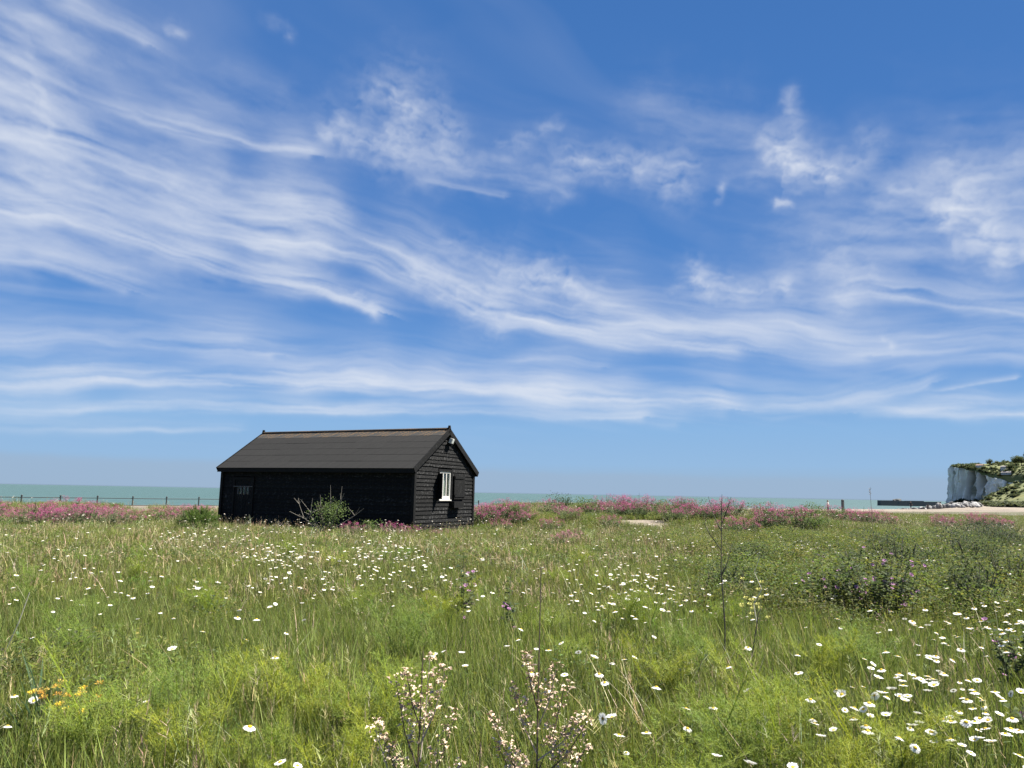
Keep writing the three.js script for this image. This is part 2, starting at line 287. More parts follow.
// ---------------------------------------------------------------- chalk cliff far down the coast
const cliffLine = [[1150, 1500], [900, 1330], [720, 1190], [662, 1122], [645, 1100], [644, 1070], [648, 1010], [651, 930], [648, 860], [660, 780], [720, 690], [830, 600]];
const cliffTop = [];      // places on the grass above the chalk, for trees, scrub and houses
{
  const pts = []; let arc = 0, zero = 0;
  for (let i = 0; i < cliffLine.length - 1; i++) {
    const [x0, d0] = cliffLine[i], [x1, d1] = cliffLine[i + 1], l = Math.hypot(x1 - x0, d1 - d0), fineness = i >= 2 && i < 8 ? 1.1 : 8, n = Math.ceil(l / fineness);
    if (i === 4) zero = arc;
    for (let k = 0; k < n; k++) pts.push([mix(x0, x1, k / n), mix(d0, d1, k / n), arc + l * k / n]);
    arc += l;
  }
  const soft = pts.map((p, i) => { let x = 0, d = 0, n = 0; for (let k = -6; k <= 6; k++) { const q = pts[clamp(i + k, 0, pts.length - 1)]; x += q[0]; d += q[1]; n++; } return [x / n, d / n, p[2] - zero]; });
  const rows = 46, pos = [], col = [], ix = [];
  soft.forEach(([x, d, u], i) => {
    const a = soft[Math.max(0, i - 4)], b = soft[Math.min(soft.length - 1, i + 4)], l = Math.hypot(b[0] - a[0], b[1] - a[1]) || 1, nx = -(b[1] - a[1]) / l, nd = (b[0] - a[0]) / l;
    const top = mix(52, 27, sm(0, 150, u)) + fbm(u * .06, 1, 3) * 5 - sm(6, -4, u) * 5 + (u < -10 ? 2 : 0), slump = sm(60, 185, u + fbm(u * .05, 4, 2) * 12), foot = Math.min(top - .5, mix(-1, 34, slump ** 1.2) + fbm(u * .2, 2, 2) * 3 * slump + 3 * sm(-10, 40, u)), apron = 6 + 62 * slump;
    const hill = mix(56, 60, sm(0, 200, u)) + fbm(u * .03, 8, 3) * 4;
    for (let r = 0; r < rows; r++) {
      let off, y, kind;
      if (r < 9) { const t = r / 8; off = -apron * (1 - t) - 4; if (u > 30 && u < 230 && t > .15) cliffTop.push([x + nx * off, mix(SEA - 1, foot, Math.pow(t, .85)), -(d + nd * off), -1, -999]); y = mix(SEA - 1, foot, Math.pow(t, .85)) + fbm(u * .1, r * .4 + 3, 3) * 2.4 * Math.sin(t * 3.14); kind = 0; }
      else if (r < 31) { const t = (r - 9) / 21; y = mix(foot, top, t); const rib = Math.abs(fbm(u * .06, 5 + y * .004, 4)) * 30 + sm(.1, .2, fbm(u * .09 + 7, y * .008, 3)) * 12 + fbm(u * .3, y * .06, 4) * 5 + Math.max(0, fbm(u * .22 + 9, y * .02, 3) - .12) * 16 + fbm(u * .05, y * .25, 3) * 2.4; off = -4 + t * 4 + rib * Math.min(1, (top - foot) / 14); kind = top - foot < 1.5 ? 0 : 1; }
      else { const t = (r - 31) / 14; off = 3 + 150 * t * t + rr(-.3, .3); y = mix(top, hill, Math.pow(t, .62)) + t * t * 6 + fbm(u * .05, off * .05, 4) * 3.5 * Math.min(1, t * 5); kind = 2; if (u > -30 && u < 260 && t > .03) cliffTop.push([x + nx * off, y, -(d + nd * off), t, u]); }
      pos.push(x + nx * off, y, -(d + nd * off));
      const g = fbm(u * .09 + 3, y * .09 + off * .03, 4), scrub = mix3([.07, .09, .03], [.15, .15, .055], clamp(.5 + g * 1.3)), chalk = mix3([.78, .76, .7], [.54, .52, .46], clamp(.35 + fbm(u * .35, y * .035, 4) * 1.5)), stain = sm(.2, .34, fbm(u * .12 + 40, y * .03, 4));
      col.push(...(kind === 1 ? mix3(chalk, [.075, .085, .045], clamp(stain * .8 + sm(.1, .22, fbm(u * .09 + 7, y * .008, 3)) * .75)) : scrub));
    }
  });
  for (let i = 0; i < soft.length - 1; i++) for (let r = 0; r < rows - 1; r++) { const a = i * rows + r, b = a + rows; ix.push(a, b, b + 1, a, b + 1, a + 1); }
  const g = new THREE.BufferGeometry(); g.setAttribute('position', new THREE.Float32BufferAttribute(pos, 3)); g.setAttribute('color', new THREE.Float32BufferAttribute(col, 3)); g.setIndex(ix);
  structure('cliff', g, new THREE.MeshStandardMaterial({ vertexColors: true, roughness: 1, side: THREE.DoubleSide }));
}
function crownFaces(n, rx, ry, rz, size, cols, lobes = 7) {
  const f = new Faces(), L = []; for (let i = 0; i < lobes; i++) { const a = rr(0, 6.28), q = Math.sqrt(R()) * .62; L.push([Math.cos(a) * q * rx, rr(-.5, .55) * ry, Math.sin(a) * q * rz, rr(.38, .62)]); }
  for (let i = 0; i < n; i++) { const l = pick(L), a = rr(0, 6.28), b = Math.acos(rr(-1, 1)), k = l[3] * Math.pow(R(), .33); const x = l[0] + Math.sin(b) * Math.cos(a) * rx * k, y = l[1] + Math.cos(b) * ry * k, z = l[2] + Math.sin(b) * Math.sin(a) * rz * k; f.leaf(x, y, z, rr(-1, 1), rr(-.6, .8), rr(-1, 1), size * rr(.7, 1.4), size * rr(.4, .8), vary(pick(cols), .3)); }
  return f.build();
}
{
  const scrubCols = [[.05, .075, .025], [.07, .09, .03], [.04, .06, .025], [.11, .11, .04]];
  const proto = crownFaces(260, 1, .75, 1, .42, scrubCols, 5), scrub = shade(new THREE.InstancedMesh(proto, M.leaf, 760));
  const m = new THREE.Matrix4(), q = new THREE.Quaternion();
  for (let i = 0; i < 760; i++) { const p = cliffTop[Math.floor(R() * cliffTop.length)], s = rr(1.1, 3.2) * (fbm(p[0] * .03, p[2] * .03, 2) > 0 ? 1.2 : .7); m.compose(V(p[0], p[1] + s * .3, p[2]), q.setFromAxisAngle(V(0, 1, 0), rr(0, 6)), V(s * 1.3, s, s * 1.3)); scrub.setMatrixAt(i, m); }
  scrub.name = 'scrub'; tag(scrub, 'dark low scrub growing over the grassy cliff top', 'scrub', null, 'stuff'); scene.add(scrub);
  const near = (ux, t) => cliffTop.reduce((b, p) => { const e = Math.abs(p[4] - ux) + Math.abs(p[3] - t) * 200; return e < b[0] ? [e, p] : b; }, [1e9, null])[1];
  const crowns = [0, 1].map(() => crownFaces(900, 5.5, 4.2, 5.5, 1.1, scrubCols, 9));
  const spots = [[88, .62, 1.25, 'tallest tree of the clump on the cliff skyline'], [99, .5, .9, 'lower tree right of the tallest on the cliff skyline'], [74, .55, .85, 'round tree left of the tallest on the cliff skyline'], [128, .6, 1.05, 'dark tree at the frame edge on the cliff skyline'], [112, .3, .6, 'small tree below the clump on the cliff top'], [40, .5, .55, 'low tree alone above the middle of the chalk face']];
  for (const [u, t, s, label] of spots) {
    const p = near(u, t), o = thing('cliff_tree', label, 'tree', p[0], p[1] - .5, p[2], rr(0, 6), 'trees above the chalk cliff'), f = new Faces();
    f.tube([[0, 0, 0], [.2, 2, .1], [.1, 5, 0]], .4, .2, 6, [.09, .07, .05]); for (let k = 0; k < 4; k++) { const a = k * 1.6; f.tube([[.15, 3, .05], [Math.cos(a) * 1.6, 5, Math.sin(a) * 1.6], [Math.cos(a) * 2.8, 6.2, Math.sin(a) * 2.8]], .17, .06, 5, [.09, .07, .05]); }
    part('trunk', f.build(), M.stem, o); const c = part('crown', crowns[spots.length % 2 ^ (u % 2)], M.leaf, o); c.position.y = 5.6; o.scale.setScalar(s * 1.6);
  }
  // houses above the cliff
  const wallM = new THREE.MeshStandardMaterial({ color: rgb(.6, .57, .52), roughness: .9 }), greyM = new THREE.MeshStandardMaterial({ color: rgb(.3, .31, .33), roughness: .8 }), slate = new THREE.MeshStandardMaterial({ color: rgb(.14, .13, .13), roughness: .8 }), tile = new THREE.MeshStandardMaterial({ color: rgb(.2, .13, .1), roughness: .9 }), pane = new THREE.MeshPhysicalMaterial({ color: rgb(.03, .035, .04), roughness: .1 });
  const house = (u, t, w, h, d, wm, rm, label, pitch) => {
    const p = near(u, t), o = thing('cliff_house', label, 'house', p[0], p[1] - 1, p[2], -1.1, 'houses above the chalk cliff'); o.scale.setScalar(.75);
    const b = new THREE.BoxGeometry(w, h + 1, d); b.translate(0, (h + 1) / 2, 0); part('wall', b, wm, o);
    const s = new THREE.Shape([new THREE.Vector2(-d / 2 - .5, 0), new THREE.Vector2(d / 2 + .5, 0), new THREE.Vector2(0, pitch)]), r = new THREE.ExtrudeGeometry(s, { depth: w + .8, bevelEnabled: false }); r.rotateY(Math.PI / 2); r.translate(-w / 2 - .4, h + 1.01, 0); const roof = part('roof', r, rm, o);
    const ch = new THREE.BoxGeometry(.9, 2, .7); ch.translate(w * .3, h + 1 + pitch * .8, 0); part('chimney', ch, wm, roof);
    const wg = new THREE.BoxGeometry(1.5, 1.4, .08), dg = new THREE.BoxGeometry(1, 2.1, .08), fg = new THREE.BoxGeometry(1.8, 1.7, .06);
    for (let k = 0; k < 4; k++) for (const y of h > 4 ? [2.6, 5.2] : [2.6]) { if (k === 1 && y < 3) continue; const m_ = part('window', fg, wallM, o); m_.position.set(-w / 2 + (k + .5) * w / 4, y, d / 2 + .04); const pn = part('pane', wg, pane, m_); pn.position.z = .03; }
    const dr = part('door', dg, slate, o); dr.position.set(-w / 2 + 1.5 * w / 4, 2.05, d / 2 + .045);
  };
  house(62, .22, 12, 3.2, 8, wallM, tile, 'pale low house with brown roof on the cliff top', 2.6);
  house(118, .12, 16, 3, 9, greyM, slate, 'long grey house at the frame edge above the grass slope', 2.4);
  house(100, .25, 9, 5.4, 7, wallM, slate, 'small pale two storey house below the cliff top trees', 2.4);
}
// ---------------------------------------------------------------- breakwater, rocks and the things on the beach
const concrete = new THREE.MeshStandardMaterial({ color: rgb(.07, .075, .075), roughness: .95 });
const hexa = (q) => {   // box with eight free corners: bottom ring then top ring, each anticlockwise from above
  const f = [[0, 1, 5, 4], [1, 2, 6, 5], [2, 3, 7, 6], [3, 0, 4, 7], [4, 5, 6, 7], [3, 2, 1, 0]], p = [], uv = [], ix = [];
  f.forEach((s, k) => { s.forEach((i) => { p.push(...q[i]); uv.push(q[i][0] + q[i][2], q[i][1] + q[i][2] * .3); }); ix.push(k * 4, k * 4 + 1, k * 4 + 2, k * 4, k * 4 + 2, k * 4 + 3); });
  const g = new THREE.BufferGeometry(); g.setAttribute('position', new THREE.Float32BufferAttribute(p, 3)); g.setAttribute('uv', new THREE.Float32BufferAttribute(uv, 2)); g.setIndex(ix); g.computeVertexNormals(); return g;
};
{
  const bw = thing('breakwater', 'dark concrete breakwater running out into the sea before the cliff', 'breakwater', 325, 0, -660, .08);
  const seg = [[0, 12, 1.35], [12.1, 25, 1.2], [25.1, 40, 1.4], [40.1, 56, .9]];
  for (const [a, b, h] of seg) part('wall_section', hexa([[a, SEA - 3, 3.2], [b, SEA - 3, 3.2], [b, SEA - 3, -3], [a, SEA - 3, -3], [a, h, 2.4], [b, h + .1, 2.4], [b, h + .1, -2.4], [a, h, -2.4]]), concrete, bw);
  const mound = new THREE.IcosahedronGeometry(4, 2), mp = mound.attributes.position; for (let i = 0; i < mp.count; i++) { const k = 1 + fbm(mp.getX(i) * .4, mp.getY(i) * .4 + mp.getZ(i) * .3, 2) * .4; mp.setXYZ(i, mp.getX(i) * k, mp.getY(i) * k * .5, mp.getZ(i) * k * .6); } mound.computeVertexNormals(); mound.translate(17, 1.2, 0); part('rubble_mound', mound, concrete, bw);
  const rg = new THREE.DodecahedronGeometry(1, 1), rp = rg.attributes.position; for (let i = 0; i < rp.count; i++) { const x = rp.getX(i), y = rp.getY(i), z = rp.getZ(i), k = 1 + .22 * n2(x * 1.7 + 3, y * 1.7 + z * 1.3); rp.setXYZ(i, x * k, y * k * .8, z * k); }
  const N = 900, rocks = shade(new THREE.InstancedMesh(rg, new THREE.MeshStandardMaterial({ color: rgb(1, 1, 1), roughness: 1, flatShading: true }), N)), m = new THREE.Matrix4(), e = new THREE.Euler(), q = new THREE.Quaternion();
  for (let i = 0; i < N; i++) { const s = 255 + 520 * R() ** .9, qq = shoreAt(s) + rr(-36, -1), x = s * .833 - qq * .554 - 33, d = s * .554 + qq * .833 + 50, k = rr(.35, 1.05) * (i % 9 ? 1 : 1.5); m.compose(V(x, ground(x, -d) + k * .45 + rr(0, .5), -d), q.setFromEuler(e.set(rr(0, 6), rr(0, 6), rr(0, 6))), V(k * 1.2, k, k)); rocks.setMatrixAt(i, m); const t = R() < .3 ? rr(.22, .36) : rr(.05, .2); rocks.setColorAt(i, rgb(t, t * .98, t * .94)); }
  rocks.name = 'rock_armour'; tag(rocks, 'band of grey boulders piled along the beach below the cliff', 'rocks', null, 'stuff'); scene.add(rocks);
  // low scrub between the beach and the cliff foot
  const wood = crownFaces(240, 1, .6, 1, .5, [[.06, .08, .03], [.09, .1, .04], [.05, .06, .03]], 5), sc = shade(new THREE.InstancedMesh(wood, M.leaf, 500));
  for (let i = 0; i < 500; i++) { const s = rr(330, 1050), qq = shoreAt(s) - 26 - rr(14, 60 + s * .1), x = s * .833 - qq * .554 - 33, d = s * .554 + qq * .833 + 50, k = rr(.8, 2.6) * (1 + d / 1500); m.compose(V(x, ground(x, -d) + k * .2, -d), q.setFromAxisAngle(V(0, 1, 0), rr(0, 6)), V(k * 1.5, k, k * 1.5)); sc.setMatrixAt(i, m); }
  sc.name = 'beach_scrub'; tag(sc, 'low green scrub between the boulders and the cliff foot', 'scrub', null, 'stuff'); scene.add(sc);
  // tarred post
  const post = thing('beach_post', 'thick dark timber post standing alone on the beach', 'post', 45.37, ground(45.37, -102.2) - .3, -102.2, .4);
  part('shaft', hexa([[-.15, 0, .15], [.15, 0, .15], [.15, 0, -.15], [-.15, 0, -.15], [-.13, 1.95, .13], [.13, 1.95, .13], [.13, 1.95, -.13], [-.13, 1.95, -.13]]), concrete, post);
  part('cap', hexa([[-.16, 1.951, .16], [.16, 1.951, .16], [.16, 1.951, -.16], [-.16, 1.951, -.16], [-.06, 2.06, .06], [.06, 2.06, .06], [.06, 2.06, -.06], [-.06, 2.06, -.06]]), concrete, post);
}
// people on the beach: one body each, meshed from tapered limbs that blend into one another
function person(label, x, z, turn, look) {
  const o = thing('person', label, 'person', x, ground(x, z), z, turn, 'people walking on the beach');
  const { skin, shirt, legs, shoe, hair, stride = .16, armL = .12, armR = -.1 } = look;
  const hip = .93, kneeF = [.09, .5, stride * .75], bones = [
    [[0, .98, 0], [0, 1.2, .01], .15, .145, shirt], [[0, 1.2, .01], [0, 1.4, 0], .145, .12, shirt], [[-.16, 1.4, 0], [.16, 1.4, 0], .07, .07, shirt], [[0, 1.42, 0], [0, 1.54, .02], .055, .05, skin], [[0, 1.59, .025], [0, 1.67, .015], .085, .09, skin], [[0, 1.6, .11], [0, 1.585, .12], .02, .018, skin],
    [[-.19, 1.4, 0], [-.24, 1.14, armL * .4], .05, .042, shirt], [[-.24, 1.14, armL * .4], [-.23, .9, armL * 1.6 + .05], .04, .028, skin], [[-.23, .9, armL * 1.6 + .05], [-.22, .8, armL * 1.7 + .08], .032, .024, skin],
    [[.19, 1.4, 0], [.24, 1.14, armR * .4], .05, .042, shirt], [[.24, 1.14, armR * .4], [.23, .9, armR * 1.4 + .05], .04, .028, skin], [[.23, .9, armR * 1.4 + .05], [.22, .8, armR * 1.5 + .08], .032, .024, skin],
    [[-.08, hip, 0], [-.1, .5, -stride * .2], .1, .062, legs], [[-.1, .5, -stride * .2], [-.1, .09, -stride], .06, .042, legs], [[-.1, .06, -stride - .04], [-.1, .045, -stride + .15], .042, .035, shoe],
    [[.08, hip, 0], kneeF, .1, .062, legs], [kneeF, [.09, .09, stride], .06, .042, legs], [[.09, .06, stride - .04], [.09, .045, stride + .15], .042, .035, shoe],
    [[0, 1.68, -.015], [0, 1.72, -.01], .1, .085, hair], [[0, 1.62, -.05], [0, 1.66, -.04], .075, .08, hair],
  ];
  const N = 84, half = .96, mc = new MarchingCubes(N, M.stem, false, false, 60000); mc.isolation = 0;
  const dist = (p, b) => { const a = b[0], e = b[1], ax = p[0] - a[0], ay = p[1] - a[1], az = p[2] - a[2], bx = e[0] - a[0], by = e[1] - a[1], bz = e[2] - a[2], t = clamp((ax * bx + ay * by + az * bz) / (bx * bx + by * by + bz * bz)); return Math.hypot(ax - bx * t, ay - by * t, az - bz * t) - mix(b[2], b[3], t); };
  for (let k = 0; k < N; k++) for (let j = 0; j < N; j++) for (let i = 0; i < N; i++) {
    const p = [(i / N * 2 - 1) * half, (j / N * 2 - 1) * half + .9, (k / N * 2 - 1) * half]; let s = 1;
    if (Math.abs(p[0]) < .4 && Math.abs(p[2]) < .55) for (const b of bones) { const d = dist(p, b), h = clamp(.5 + .5 * (s - d) / .035); s = mix(s, d, h) - .035 * h * (1 - h); }
    mc.field[i + j * N + k * N * N] = -s;
  }
  mc.update();
  const n = mc.count, g = new THREE.BufferGeometry(), pos = mc.positionArray.slice(0, n * 3), col = new Float32Array(n * 3);
  for (let i = 0; i < n; i++) { const p = [pos[i * 3] * half, pos[i * 3 + 1] * half + .9, pos[i * 3 + 2] * half]; pos.set(p, i * 3); let best = 1e9, c = skin; for (const b of bones) { const d = dist(p, b); if (d < best) { best = d; c = b[4]; } } col.set(c, i * 3); }
  g.setAttribute('position', new THREE.BufferAttribute(pos, 3)); g.setAttribute('normal', new THREE.BufferAttribute(mc.normalArray.slice(0, n * 3).map((v) => v), 3)); g.setAttribute('color', new THREE.BufferAttribute(col, 3));
  part('body', g, M.stem, o);
}
person('person in a pale top and dark trousers behind the round green bush', 48.67, -114.8, 1.2, { skin: [.42, .26, .18], shirt: [.62, .56, .48], legs: [.05, .05, .07], shoe: [.05, .04, .04], hair: [.06, .04, .03] });
person('person in black walking on the shingle near the breakwater', 94.4, -176.5, -.8, { skin: [.4, .25, .18], shirt: [.03, .03, .035], legs: [.03, .03, .04], shoe: [.04, .04, .04], hair: [.04, .03, .02], stride: .2 });
person('person in a dark coat at the left of the far pair', 125.6, -225.3, 2.4, { skin: [.4, .25, .18], shirt: [.04, .03, .03], legs: [.03, .03, .03], shoe: [.03, .03, .03], hair: [.05, .04, .03], stride: .1 });
person('person in dark clothes at the right of the far pair', 133.4, -232.5, .6, { skin: [.4, .25, .18], shirt: [.05, .03, .03], legs: [.02, .02, .03], shoe: [.03, .03, .03], hair: [.03, .02, .02], stride: .13 });

// ---------------------------------------------------------------- seafront railing
{
  const F = thing('seafront_railing', 'long dark metal railing along the seafront left of the hut', 'railing', 0, 0, 0), metal = new THREE.MeshStandardMaterial({ color: rgb(.035, .04, .04), roughness: .6, metalness: .3 });
  const at = (i) => [-32.5 + i * 1.85, -(50 + i * 1.23)], pg = new THREE.CylinderGeometry(.045, .05, 1.15, 8), cg = new THREE.SphereGeometry(.065, 8, 6), turn = Math.atan2(1.23, 1.85);
  for (let i = -3; i < 17; i++) {
    const [x, z] = at(i), y = ground(x, z), a = part('post', pg, metal, F); a.position.set(x, y + .4, z); const k = part('knob', cg, metal, a); k.position.y = .6;
    if (i < 16) for (const h of [.88, .4]) { const [x2, z2] = at(i + 1), y2 = ground(x2, z2), l = Math.hypot(x2 - x, z2 - z, y2 - y), r = new THREE.CylinderGeometry(.028, .028, l - .06, 6); r.rotateZ(Math.PI / 2); const b = part('rail', r, metal, F); b.position.set((x + x2) / 2, (y + y2) / 2 + h, (z + z2) / 2); b.rotation.set(0, turn, Math.atan2(y2 - y, Math.hypot(x2 - x, z2 - z))); b.rotation.order = 'YZX'; }
  }
}
// ---------------------------------------------------------------- the black hut
const HUT = { x: -6.77, z: -31.24, turn: -25 * Math.PI / 180 };
const inHut = (x, z, pad = 0) => { const dx = x - HUT.x, dz = z - HUT.z, c = Math.cos(HUT.turn), s = Math.sin(HUT.turn), lx = dx * c - dz * s, lz = dx * s + dz * c; return Math.abs(lx) < 4.75 + pad && Math.abs(lz) < 2.3 + pad; };
{
  const hut = thing('black_hut', 'black weatherboarded hut with low pitched felt roof and white window', 'hut', HUT.x, 0, HUT.z, HUT.turn);
  // tarred boards: grain and worn grey along the weathered edges
  const wood = grain(512, (x, y) => 150 + 150 * tileNoise(x * .16, y, 512, 40) + 60 * tileNoise(x, y, 512, 24)), worn = (dark, pale, k) => grain(512, (x, y) => { const a = tileNoise((x + k * 97) * .12, y, 512, 46), b = tileNoise(x, y + k * 31, 512, 10), t = sm(.05, .42, a * .8 + b * .75); return [0, 1, 2].map((i) => 255 * Math.pow(mix(dark[i], pale[i], t), 1 / 2.2)); }, true);
  const boards = [0, 1, 2, 3].map((k) => new THREE.MeshPhysicalMaterial({ map: worn([.003 + k * .001, .003 + k * .001, .003 + k * .001], [.018 + k * .017, .018 + k * .017, .018 + k * .017], k), bumpMap: wood, bumpScale: .012, roughness: .8, specularIntensity: .25 }));
  const tar = new THREE.MeshPhysicalMaterial({ color: rgb(.004, .004, .004), roughness: .9, specularIntensity: .15 }), trim = new THREE.MeshPhysicalMaterial({ map: worn([.004, .004, .004], [.018, .018, .018], 7), bumpMap: wood, bumpScale: .003, roughness: .7, specularIntensity: .25 });
  const white = new THREE.MeshStandardMaterial({ map: grain(128, (x, y) => { const t = sm(.2, .4, tileNoise(x, y, 128, 9)); return [mix(186, 150, t), mix(184, 145, t), mix(178, 135, t)]; }, true), roughness: .6 }), glass = new THREE.MeshPhysicalMaterial({ color: rgb(.9, .95, .93), roughness: .03, transmission: 1, thickness: 0 });
  const LX = 4.64, LZ = 2.25, EAVE = 2.42, RIDGE = 4.0, OX = 4.79, OZ = 2.5, EY = 2.44, RY = 4.06;
  const slope = (RIDGE - EAVE) / LZ, edgeAt = (y) => y < EAVE ? LZ : Math.max(0, (RIDGE - y) / slope);
  const win = { z0: -.36, z1: .51, y0: 1.31, y1: 2.38 };       // on the gable, local z (positive to the viewer's side)
  // solid core behind the boards, open at the window so that the room shows through
  const core = (x0, x1, y0, y1, z0, z1) => { const g = new THREE.BoxGeometry(x1 - x0, y1 - y0, z1 - z0); g.translate((x0 + x1) / 2, (y0 + y1) / 2, (z0 + z1) / 2); return g; };
  part('wall', mergeGeometries([core(-LX, LX, -.3, EAVE, LZ - .06, LZ), core(-LX, LX, -.3, EAVE, -LZ, -LZ + .06), core(-LX, -LX + .06, -.3, EAVE, -LZ + .061, LZ - .061), core(LX - .06, LX, -.3, win.y0, -LZ + .061, LZ - .061), core(LX - .06, LX, win.y0 + .001, EAVE, win.z1, LZ - .061), core(LX - .06, LX, win.y0 + .001, EAVE, -LZ + .061, win.z0)].map((g) => g.toNonIndexed())), tar, hut);
  for (const s of [-1, 1]) part('gable_wall', hexa([[s * LX - .03, EAVE + .001, LZ], [s * LX + .028, EAVE + .001, LZ], [s * LX + .028, EAVE + .001, -LZ], [s * LX - .03, EAVE + .001, -LZ], [s * LX - .03, RIDGE - .03, .01], [s * LX + .028, RIDGE - .03, .01], [s * LX + .028, RIDGE - .03, -.01], [s * LX - .03, RIDGE - .03, -.01]]), tar, hut);
  part('floor', core(-LX + .07, LX - .07, -.25, .05, -LZ + .07, LZ - .07), tar, hut);
  // weatherboards
  const gableBoard = (sx, y, h, za, zb, k) => {
    const t0 = .045, t1 = .014, x = sx * (LX + .029), j = rr(-.012, .012), tilt = rr(-.022, .022), ta = Math.min(za, edgeAt(y + h)), tb = Math.max(zb, -edgeAt(y + h)); if (ta - tb < .03) return;
    const q = [[x, y + j, za], [x + sx * t0, y + j, za], [x + sx * t0, y + j + tilt, zb], [x, y + j + tilt, zb], [x, y + h, ta], [x + sx * t1, y + h, ta], [x + sx * t1, y + h, tb], [x, y + h, tb]];
    part('board', hexa(q), boards[k], hut);
  };
  const step = .148;
  for (let y = .02, r = 0; y < RIDGE - .14; y += step, r++) for (const sx of [1, -1]) {
    const e = edgeAt(y), k = r * 7 % 3 === 0 ? 2 : Math.floor(rr(0, 4));
    if (sx > 0 && y + step > win.y0 - .02 && y < win.y1 + .05) { gableBoard(1, y, step + .02, e, win.z1 + .1, k); gableBoard(1, y, step + .02, win.z0 - .1, -e, Math.floor(rr(0, 4))); }
    else if (sx > 0 && R() < .45 && e > .8) { const c = rr(-.5, .5) * e; gableBoard(1, y, step + .02, e, c + .002, k); gableBoard(1, y, step + .02, c - .002, -e, Math.floor(rr(0, 4))); }
    else gableBoard(sx, y, step + .02, e, -e, k);
  }
  const doorX0 = -3.95, doorX1 = -3.02;
  const sideBoard = (sz, y, h, xa, xb) => { const z = sz * (LZ + .001), j = rr(-.004, .004), q = [[xa, y + j, z + sz * .045], [xb, y + j, z + sz * .045], [xb, y + j, z], [xa, y + j, z], [xa, y + h, z + sz * .014], [xb, y + h, z + sz * .014], [xb, y + h, z], [xa, y + h, z]]; part('board', hexa(q), boards[Math.floor(rr(0, 3))], hut); };
  for (let y = .02; y < EAVE - .1; y += step) for (const sz of [1, -1]) {
    if (sz > 0 && y < 1.98) { sideBoard(1, y, step + .02, -LX, doorX0 - .1); const c = rr(-1.5, 3); sideBoard(1, y, step + .02, doorX1 + .1, c - .002); sideBoard(1, y, step + .02, c + .002, LX); }
    else { const c = rr(-2.5, 2.5); sideBoard(sz, y, step + .02, -LX, c - .002); sideBoard(sz, y, step + .02, c + .002, LX); }
  }
  for (const sx of [1, -1]) for (const sz of [1, -1]) { const a = part('corner_board', core(-.065, .065, 0, EAVE - .02, -.065, .065), trim, hut); a.position.set(sx * (LX + .035), -.05, sz * (LZ + .03)); }
  // roof: boards under overlapping strips of felt
  const felt = grain(512, (x, y) => 128 + 120 * tileNoise(x, y, 512, 60) + 70 * tileNoise(x, y, 512, 8)), feltCol = (k) => grain(512, (x, y) => { const t = clamp(.5 + tileNoise(x + 40 * k, y, 512, 50) * .9 + tileNoise(x, y + 60 * k, 512, 7) * .7); return [0, 1, 2].map((i) => 255 * Math.pow(mix([.011, .0108, .0105][i], [.021, .0205, .0195][i], t) * (1 + k * .04), 1 / 2.2)); }, true);
  const feltM = [0, 1, 2].map((k) => new THREE.MeshPhysicalMaterial({ map: feltCol(k), bumpMap: felt, bumpScale: .006, roughness: .95, specularIntensity: .3 }));
  const lichen = new THREE.MeshStandardMaterial({ map: grain(512, (x, y) => { const t = clamp(.5 + tileNoise(x, y, 512, 50) * .9), l = sm(.06, .34, tileNoise(x, y, 512, 7) * .9 + tileNoise(x, y, 512, 60) * .8 + .05); const c = mix3(mix3([.011, .0108, .0105], [.021, .0205, .0195], t), [.13, .068, .018], l * .9); return c.map((v) => 255 * Math.pow(v, 1 / 2.2)); }, true), bumpMap: felt, bumpScale: .012, roughness: 1 });
  const n = 6, run = Math.hypot(OZ, RY - EY);
  for (const s of [1, -1]) {
    const P = (t, lift) => [EY + (RY - EY) * t + lift * OZ / run, s * (OZ * (1 - t) + lift * (RY - EY) / run)];
    const slab = (t0, t1, x0, x1, l0, l1, b) => { const [y0, z0] = P(t0, l0), [y1, z1] = P(t1, l1), [y2, z2] = P(t0, l0 - b), [y3, z3] = P(t1, l1 - b), a = [[x0, y2, z2], [x1, y2, z2], [x1, y3, z3], [x0, y3, z3], [x0, y0, z0], [x1, y0, z0], [x1, y1, z1], [x0, y1, z1]]; return hexa(s > 0 ? a : [1, 0, 3, 2, 5, 4, 7, 6].map((i) => a[i])); };
    const deck = part('roof_deck', slab(0, .985, -OX, OX, -.012, -.012, .03), trim, hut);
    for (let i = 0; i < n; i++) {
      const t0 = i / n, t1 = Math.min(1, (i + 1) / n + .03), top = i === n - 1;
      const cuts = [-OX - .02, i % 2 ? -1.6 + rr(-.4, .4) : -3 + rr(-.4, .4), i % 2 ? 2.2 + rr(-.4, .4) : 1 + rr(-.3, .3), OX + .02];
      for (let k = 0; k < 3; k++) part('felt_strip', slab(t0 - (i ? 0 : .008), t1, cuts[k] + (k ? -.04 : 0), cuts[k + 1], .008 + (k % 2) * .003 + rr(0, .002), .003 + (k % 2) * .003, .008), top ? lichen : feltM[(i + k * 2) % 3], hut);
    }
    const fy = EY - .09, fz = s * (OZ - .012); part('fascia', core(-OX, OX, -.085, .065, -.013, .013), trim, hut).position.set(0, fy, fz);
    for (const e of [1, -1]) {
      // barge boards that stand proud of the gable
      const x = e * (OX + .012), a = [P(-.015, .035), P(1.005, .035), P(1.005, -.17), P(-.015, -.17)], q = (p, dx) => [x + dx, p[0], p[1]];
      const ring = [q(a[3], -.02), q(a[3], .02), q(a[2], .02), q(a[2], -.02), q(a[0], -.02), q(a[0], .02), q(a[1], .02), q(a[1], -.02)];
      part('barge_board', hexa(s > 0 ? ring : [1, 0, 3, 2, 5, 4, 7, 6].map((i) => ring[i])), trim, hut);
    }
  }
